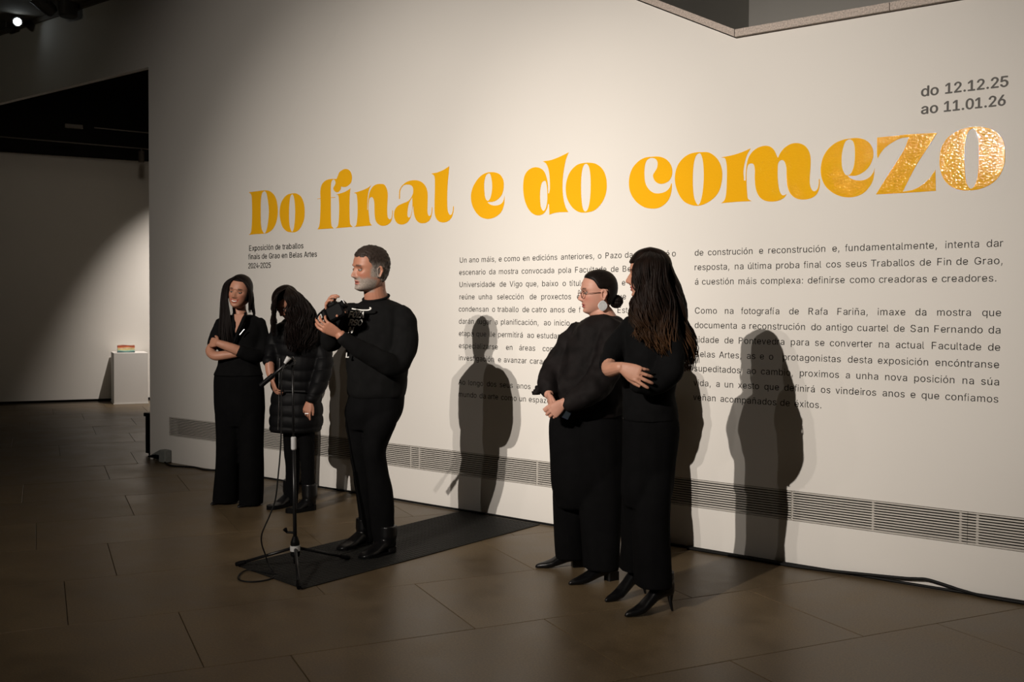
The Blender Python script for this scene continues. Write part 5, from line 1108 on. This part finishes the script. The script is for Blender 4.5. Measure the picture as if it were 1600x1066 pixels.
print_line('N', ((543.5, 520), (551, 520.2), .180), 9, 3)
print_line('L', ((540, 558.5), (545.5, 558.5), .185), 7, 1)
mb = MB(); Q = [p.W(x, y, .190) for x, y in ((550, 482.5), (555, 483.5), (562, 484.5), (569, 485), (577, 484.5), (580, 482), (577.5, 481))]
mb.tube([q+EC*0.006 for q in smooth_path(Q, 24)], 0.0042, 8); mb.build('printed_flourish', 'print_white', p.root)
finish_body(p)
# the camera he holds
cc = p.W(524, 489, .315); e1 = sx(p, (510, 496, .3), (538, 481, .33)); e1 /= np.linalg.norm(e1); e3 = EC*0.92+_z*0.25; e3 = e3-e1*(e3@e1); e3 /= np.linalg.norm(e3); e2 = np.cross(e3, e1)
cm = empty('camera_in_hand', cc, 'black camera with a strap held by the bearded man in front of his chest', 'camera')
MB().obox(cc, e1, e2, e3, 0.062, 0.042, 0.027, 0.009).build('body', 'black_plastic', cm)
MB().obox(cc+e2*0.050+e1*0.005, e1, e2, e3, 0.026, 0.013, 0.022, 0.006).build('viewfinder_hump', 'black_plastic', cm)
MB().obox(cc-e1*0.052+e3*0.006, e1, e2, e3, 0.016, 0.040, 0.034, 0.008).build('grip', 'black_plastic', cm)
lb = MB().tube([cc-e3*0.02, cc-e3*0.06, cc-e3*0.062, cc-e3*0.095], [0.034, 0.034, 0.031, 0.033], 26).build('lens_barrel', 'black_plastic', cm)
MB().tube([cc+e1*0.062+e2*0.018, cc+e1*0.072+e2*0.022, cc+e1*0.078+e2*0.024], [0.026, 0.027, 0.024], 24).build('dial', 'black_plastic', cm)
rgm = MB(); qc = cc+e1*0.066+e2*0.022+e3*0.012
rgm.tube([qc+(e2*math.cos(t)+e1*0.5*math.sin(t)+e3*0.2*math.sin(t))*0.026 for t in [math.radians(-70+10*i) for i in range(18)]], 0.0022, 8); rgm.build('eyecup_ring', 'silver', cm)
MB().tube([tuple(p.W(*q)) for q in smooth_path([(510, 481, .30), (503, 487, .33), (497, 493, .34), (494.5, 500, .34), (497, 506, .34), (503, 500, .34), (508, 492, .32)], 40)], 0.0055, 8).build('strap', 'black_plastic', cm, smooth=True)

# ===== woman with the bun, glasses and silver earring
p = Person((905, 897), 'woman with dark hair in a low bun, round glasses and a large silver earring', (0.50, 0.26, 0.19))
make_head(p, 934, 458.5, 0.0, 80, 0, 0, 1.0, neck=[(920, 479, 0.0, .020), (927, 484, 0, .040), (937, 488, 0, .060), (940, 498, 0.0, .085), (940, 510, 0, .10)], lip=(0.30, 0.05, 0.05))
inner_body(p, [(512, 908, 966, 0, .09), (560, 895, 972, 0, .13), (640, 880, 965, 0, .12), (700, 880, 962, 0, .12)],
  [[(895, 700, 0, .06), (891, 780, -.06, .05), (896, 868, -.15, .04)], [(940, 700, .03, .06), (941, 780, .07, .05), (948, 884, .12, .04)], [(962, 525, .08, .05), (945, 590, .17, .045)], [(905, 525, -.06, .05), (860, 590, -.01, .042)]])
mb = MB(); p.loft(mb, [(491, 928, 956, 0, .07), (496, 915, 968, 0, .10), (504, 904, 975, 0, .125), (520, 893, 980, 0, .15), (545, 884, 983, .0, .17), (575, 870, 984, 0, .175), (605, 862, 982, 0, .175), (630, 864, 980, 0, .17), (650, 866, 976, 0, .15)])
p.limb(mb, [(957, 512, .08, .070), (952, 545, .15, .078), (944, 585, .20, .082), (922, 612, .24, .078), (897, 626, .25, .055), (884, 630, .25, .040)])
p.limb(mb, [(905, 516, -.07, .062), (884, 545, -.05, .066), (866, 575, .0, .066), (856, 598, .06, .058), (858, 614, .12, .044)])
me = remesh(mb, 0.008, 4, disp=0.014, dscale=10); p.part('blouse', me, 'chiffon')
fr = MB(); rg = random.Random(5)                      # ruffles at the near cuff, sleeve edge and shoulder
for k in range(26):
    t = k/25; x, y = 884-46*t, 588+24*t; x = 872-34*abs(t); y = 575+38*t
    a = p.W(x, y, .03+.05*t); fr.rings([[a+_r0*dx+_z*dz+EC*dc for dx, dz, dc in ((0.02, .015, 0), (-.022-rg.uniform(0, .012), .004, 0), (-.018-rg.uniform(0, .01), -.014, .0), (0.02, -.012, 0))], [a+_r0*dx+_z*dz+EC*(dc+.02) for dx, dz, dc in ((0.02, .015, 0), (-.015, .004, 0), (-.012, -.014, .0), (0.02, -.012, 0))]])
fr.build('ruffle', 'chiffon', p.root, smooth=True)
mb = MB(); p.loft(mb, [(640, 866, 974, 0, .14), (665, 860, 976, 0, .155), (720, 860, 977, 0, .16), (760, 862, 975, 0, .15), (790, 872, 966, 0, .11)])
p.loft(mb, [(690, 866, 915, -.04, .07), (760, 862, 917, -.06, .10), (830, 866, 916, -.11, .11), (871, 868, 916, -.14, .11)]); p.loft(mb, [(690, 908, 970, .04, .08), (760, 904, 975, .05, .11), (830, 908, 970, .08, .12), (886, 912, 967, .11, .125)])
p.part('trousers', remesh(mb, 0.009, 4, disp=0.014, dscale=7, stretch=(1, 1, .2)), 'trouser')
shoe(p, (836, 888), (911, 885), .040, .085, 'pointed', .035, shaft=(0.16, .05), label='black heeled ankle boot'); shoe(p, (888, 915), (963, 905), .042, .085, 'pointed', .035, shaft=(0.17, .052))
def fa(mb):
    p.limb(mb, [(890, 627, .25, .030), (881, 630, .26, .027)])
    hand(mb, p.W(881, 629, .26), sx(p, (880, 627, .26), (866, 639, .27)), -EC*0.95-_z*0.1, 1, 0.165, curls=((45, 60, 30), (48, 60, 30), (50, 60, 30), (52, 60, 30)), spread=1, tout=22)
flesh(p, fa)
def fa(mb):
    p.limb(mb, [(857, 610, .10, .028), (858, 618, .14, .026)])
    hand(mb, p.W(858, 618, .15), sx(p, (858, 616, .16), (862, 640, .22)), _r0*0.9-EC*0.1, -1, 0.165, curls=((30, 48, 30), (28, 46, 28), (26, 44, 26), (26, 44, 26)), spread=2, tout=18)
flesh(p, fa)
def off(x, y, z):
    if x > 0.015: lim = 0.083-0.45*max(0, 0.075-x)-1.2*max(0, 0.04-x)
    else: lim = -0.05+0.2*(x+0.1)-0.02
    if -0.035 < x <= 0.015: lim = 0.022
    return 0.007*min(1, max(-1.6, (z-lim)/0.010))
cap = hair_cap(p, off, None); mb = cap
O, f, l, u, s_ = p.head
me1 = remesh(cap, 0.0035, 2)
bun = MB(); bc_ = p.W(963, 471.5, -.005)
bun.tube([O+(f*-0.080+u*-0.02)*s_, O+(f*-0.098+u*-0.034)*s_, bc_], [0.032, 0.020, 0.018], 16)
for k in range(9):
    a = math.pi*(k+0.5)/9; bun.tube([bc_+(f*math.cos(a)*0.8)*0.028+(l*math.cos(t)+u*math.sin(t)*0.95)*0.026*math.sin(a) for t in [2*math.pi*i/16 for i in range(17)]], 0.0085, 7)
rg = random.Random(8)
for k in range(34):
    t0_ = rg.uniform(0, 6.28); r_ = rg.uniform(.022, .034); Q = [bc_+(f*math.cos(t0_+j*.3)*0.9+u*math.sin(t0_+j*.3))*r_*(1+0.006*j)+l*rg.uniform(-.004, .004)+l*0.018*math.sin(k+j*.35) for j in range(9)]
    bun.tube(Q, [.004]*7+[.003, .001], 6)
hair_part(p, [me1, bun.mesh()], lambda co: np.tile((0.008, 0.0055, 0.0045), (len(co), 1))*(1+0.4*np.array([noise.noise(Vector((q[0]*60, q[1]*60, q[2]*60))) for q in co]))[:, None])
# glasses
gl = MB()
for sd in (-1, 1):
    c0 = O+(f*0.098+l*sd*0.033+u*-0.004)*s_; gl.tube([c0+(l*0.023*math.cos(t)+u*0.021*math.sin(t)-f*0.003*abs(math.cos(t)))*s_ for t in [2*math.pi*i/28 for i in range(29)]], 0.0016, 6)
    gl.tube([c0+l*sd*0.023*s_+u*0.004, O+(f*0.06+l*sd*0.074+u*0.0)*s_, O+(f*-0.008+l*sd*0.083+u*0.004)*s_], 0.0015, 6)
gl.tube([O+(f*0.099+l*0.010)*s_, O+(f*0.103)*s_+u*0.003, O+(f*0.099-l*0.010)*s_], 0.0014, 6)
gl.build('glasses', 'frame_red', p.root, smooth=True)
ec = O+(f*-0.004+l*0.088+u*-0.068)*s_
er = MB(); R = []
for k_, y in ((0.9, 0.0), (1.0, 0.0008), (0.9, 0.0016)):
    R.append([ec+(f*math.cos(t)*0.0265*k_+u*math.sin(t)*0.0275*k_)*(1+0.03*math.cos(4*t))+l*(y+0.004*math.cos(t)) for t in [2*math.pi*i/32 for i in range(32)]])
er.rings(R); eo = er.build('earring', 'silver', p.root); MB().tube([ec+u*0.026, O+(f*-0.012+l*0.086+u*-0.036)*s_], 0.0012, 6).build('hook', 'silver', eo)
finish_body(p)
ph_c = p.W(884, 640, .25); e1 = sx(p, (884, 640, .25), (888, 632, .25)); e1 /= np.linalg.norm(e1); e2 = np.cross(EC, e1); e2 = e2/np.linalg.norm(e2)
pho = empty('phone', ph_c, 'dark blue phone held in the clasped hands of the woman with the bun', 'phone')
MB().obox(ph_c, e1, EC*0.3+e2*0.95, EC*0.95-e2*0.3, 0.045, 0.036, 0.0045, 0.002).build('case', 'phone', pho)
MB().obox(ph_c+(EC*0.95-e2*0.3)*0.0048, e1, EC*0.3+e2*0.95, EC*0.95-e2*0.3, 0.042, 0.033, 0.0006).build('screen', 'glass', pho)

# ===== woman on the right with very long wavy hair
p = Person((1005, 952), 'woman at the right with very long wavy brown hair, arms crossed, stiletto ankle boots', (0.48, 0.245, 0.165))
make_head(p, 1013.5, 430, 0.0, 93, 0, 0, 0.99, neck=[(1014, 446, 0.0, .050), (1015, 466, 0, .050), (1016, 484, 0.0, .07), (1016, 498, 0, .08)], lip=(0.36, 0.08, 0.07), smile=0.6)
inner_body(p, [(506, 990, 1045, 0, .08), (560, 985, 1052, 0, .11), (640, 985, 1045, 0, .11), (700, 985, 1045, 0, .11)],
  [[(1000, 700, -.03, .055), (994, 780, -.09, .045), (994, 890, -.21, .035)], [(1025, 700, .05, .055), (1023, 780, .05, .045), (1021, 905, .06, .036)], [(1042, 520, .08, .045), (1046, 575, .13, .042)], [(988, 520, -.05, .042), (962, 560, .03, .036)]])
mb = MB(); p.loft(mb, [(484, 1000, 1032, 0, .06), (490, 990, 1042, 0, .09), (500, 983, 1050, 0, .115), (520, 976, 1058, 0, .135), (550, 973, 1062, 0, .145), (585, 971, 1060, 0, .14), (610, 973, 1054, 0, .135), (635, 973, 1057, 0, .14), (656, 973, 1059, 0, .145)])
p.limb(mb, [(1042, 512, .09, .062), (1050, 545, .13, .064), (1045, 582, .17, .062), (1020, 600, .21, .055), (992, 600, .24, .045)])
p.limb(mb, [(990, 508, -.05, .056), (968, 535, -.01, .058), (954, 560, .06, .052), (952, 573, .12, .042)])
me = remesh(mb, 0.008, 4, disp=0.008, dscale=9); p.part('blouse', me, 'cotton')
mb = MB(); p.loft(mb, [(645, 975, 1057, 0, .135), (670, 973, 1060, 0, .145), (720, 971, 1055, 0, .14), (765, 970, 1052, 0, .13), (790, 976, 1044, 0, .10)])
p.loft(mb, [(690, 978, 1015, -.04, .06), (760, 969, 1016, -.04, .09), (830, 968, 1014, -.12, .10), (891, 967, 1012, -.19, .11)]); p.loft(mb, [(690, 1000, 1050, .03, .07), (760, 996, 1051, .05, .10), (830, 990, 1049, .05, .11), (915, 992, 1050, .045, .115)])
p.part('trousers', remesh(mb, 0.009, 4, disp=0.016, dscale=7, stretch=(1, 1, .2)), 'trouser')
shoe(p, (945, 942), (1008, 928), .037, .085, 'stiletto', .075, shaft=(0.19, .045)); shoe(p, (976, 965), (1050, 955), .038, .088, 'stiletto', .078, shaft=(0.20, .046), label='near stiletto ankle boot')
def fa(mb):
    p.limb(mb, [(952, 568, .10, .038), (953, 577, .16, .037), (962, 576, .22, .031), (971, 574, .26, .025)])
    hand(mb, p.W(971, 574, .262), sx(p, (971, 574, .262), (990, 582, .285)), -EC, 1, 0.175, curls=((10, 14, 12), (14, 20, 14), (20, 24, 16), (26, 28, 18)), spread=7, tout=28, tcurl=0)
flesh(p, fa)
cap = hair_cap(p, lambda x, y, z: 0.011 if (z > 0.052 or x < 0.030) else (0.011-0.030*min(1, (x-0.030)/0.018)), None)
mb = MB()
locks(mb, p, [[(1004, 394, .03), (993, 409, .05), (992, 428, .08), (995, 448, .09), (995, 466, .10), (990, 490, .14), (996, 512, .17), (994, 530, .17)],
 [(1010, 392, .04), (1000, 408, .11), (998, 435, .13), (999, 462, .14), (998, 490, .16), (1003, 512, .18), (1006, 540, .19)],
 [(1016, 391, .04), (1012, 408, .13), (1010, 440, .15), (1013, 470, .16), (1012, 500, .18), (1020, 530, .19), (1026, 552, .19)],
 [(1022, 391, .03), (1027, 408, .12), (1028, 440, .14), (1032, 475, .15), (1036, 510, .17), (1046, 545, .18), (1054, 572, .18)],
 [(1026, 391, .02), (1038, 408, .09), (1044, 440, .11), (1050, 475, .12), (1058, 512, .14), (1068, 550, .15), (1070, 592, .14)]], 430, 0.0044, 0.0200, 2.5, seed=31, jitter=0.011, flat=.28)
locks(mb, p, [[(1028, 392, .0), (1044, 410, .05), (1053, 440, .06), (1061, 475, .08), (1070, 512, .09), (1077, 548, .10), (1074, 594, .10)],
 [(1028, 392, -.02), (1047, 412, .0), (1057, 445, .0), (1065, 480, .02), (1075, 515, .03), (1081, 550, .04), (1078, 592, .05)],
 [(1026, 392, -.04), (1044, 413, -.06), (1054, 446, -.07), (1062, 482, -.06), (1071, 518, -.04), (1077, 552, -.02), (1073, 586, .0)],
 [(1018, 392, -.05), (1024, 410, -.12), (1030, 445, -.12), (1036, 482, -.12), (1044, 520, -.12), (1050, 555, -.10), (1052, 580, -.10)],
 [(1008, 393, -.04), (1000, 410, -.10), (998, 440, -.11), (1001, 470, -.12), (1004, 500, -.12), (1008, 520, -.12)]], 400, 0.0044, 0.0200, 2.5, seed=37, jitter=0.012, flat=.28)
for q in ([(1014, 500, .19), (1020, 520, .2), (1034, 534, .2), (1044, 548, .2)], [(994, 505, .17), (990, 520, .17), (996, 530, .17)]):
    locks(mb, p, [q, [(a+3, b_+2, c) for a, b_, c in q]], 4, 0.003, 0.004, 2, seed=int(q[0][0]), nseg=14)
O, f, l, u, s_ = p.head
def hc_(co):
    z = (co-O)@_z; g = sstep(-0.12, -0.52, z); nz = np.array([noise.noise(Vector((v[0]*55, v[1]*55, v[2]*5))) for v in co])
    return (np.array((0.0095, 0.0055, 0.004))*(1-g[:, None])+np.array((0.085, 0.040, 0.016))*g[:, None])*(1+0.9*nz[:, None])
hair_part(p, [remesh(cap, 0.004, 2), mb.mesh()], hc_, label='very long wavy hair, dark brown turning lighter at the ends')
finish_body(p)
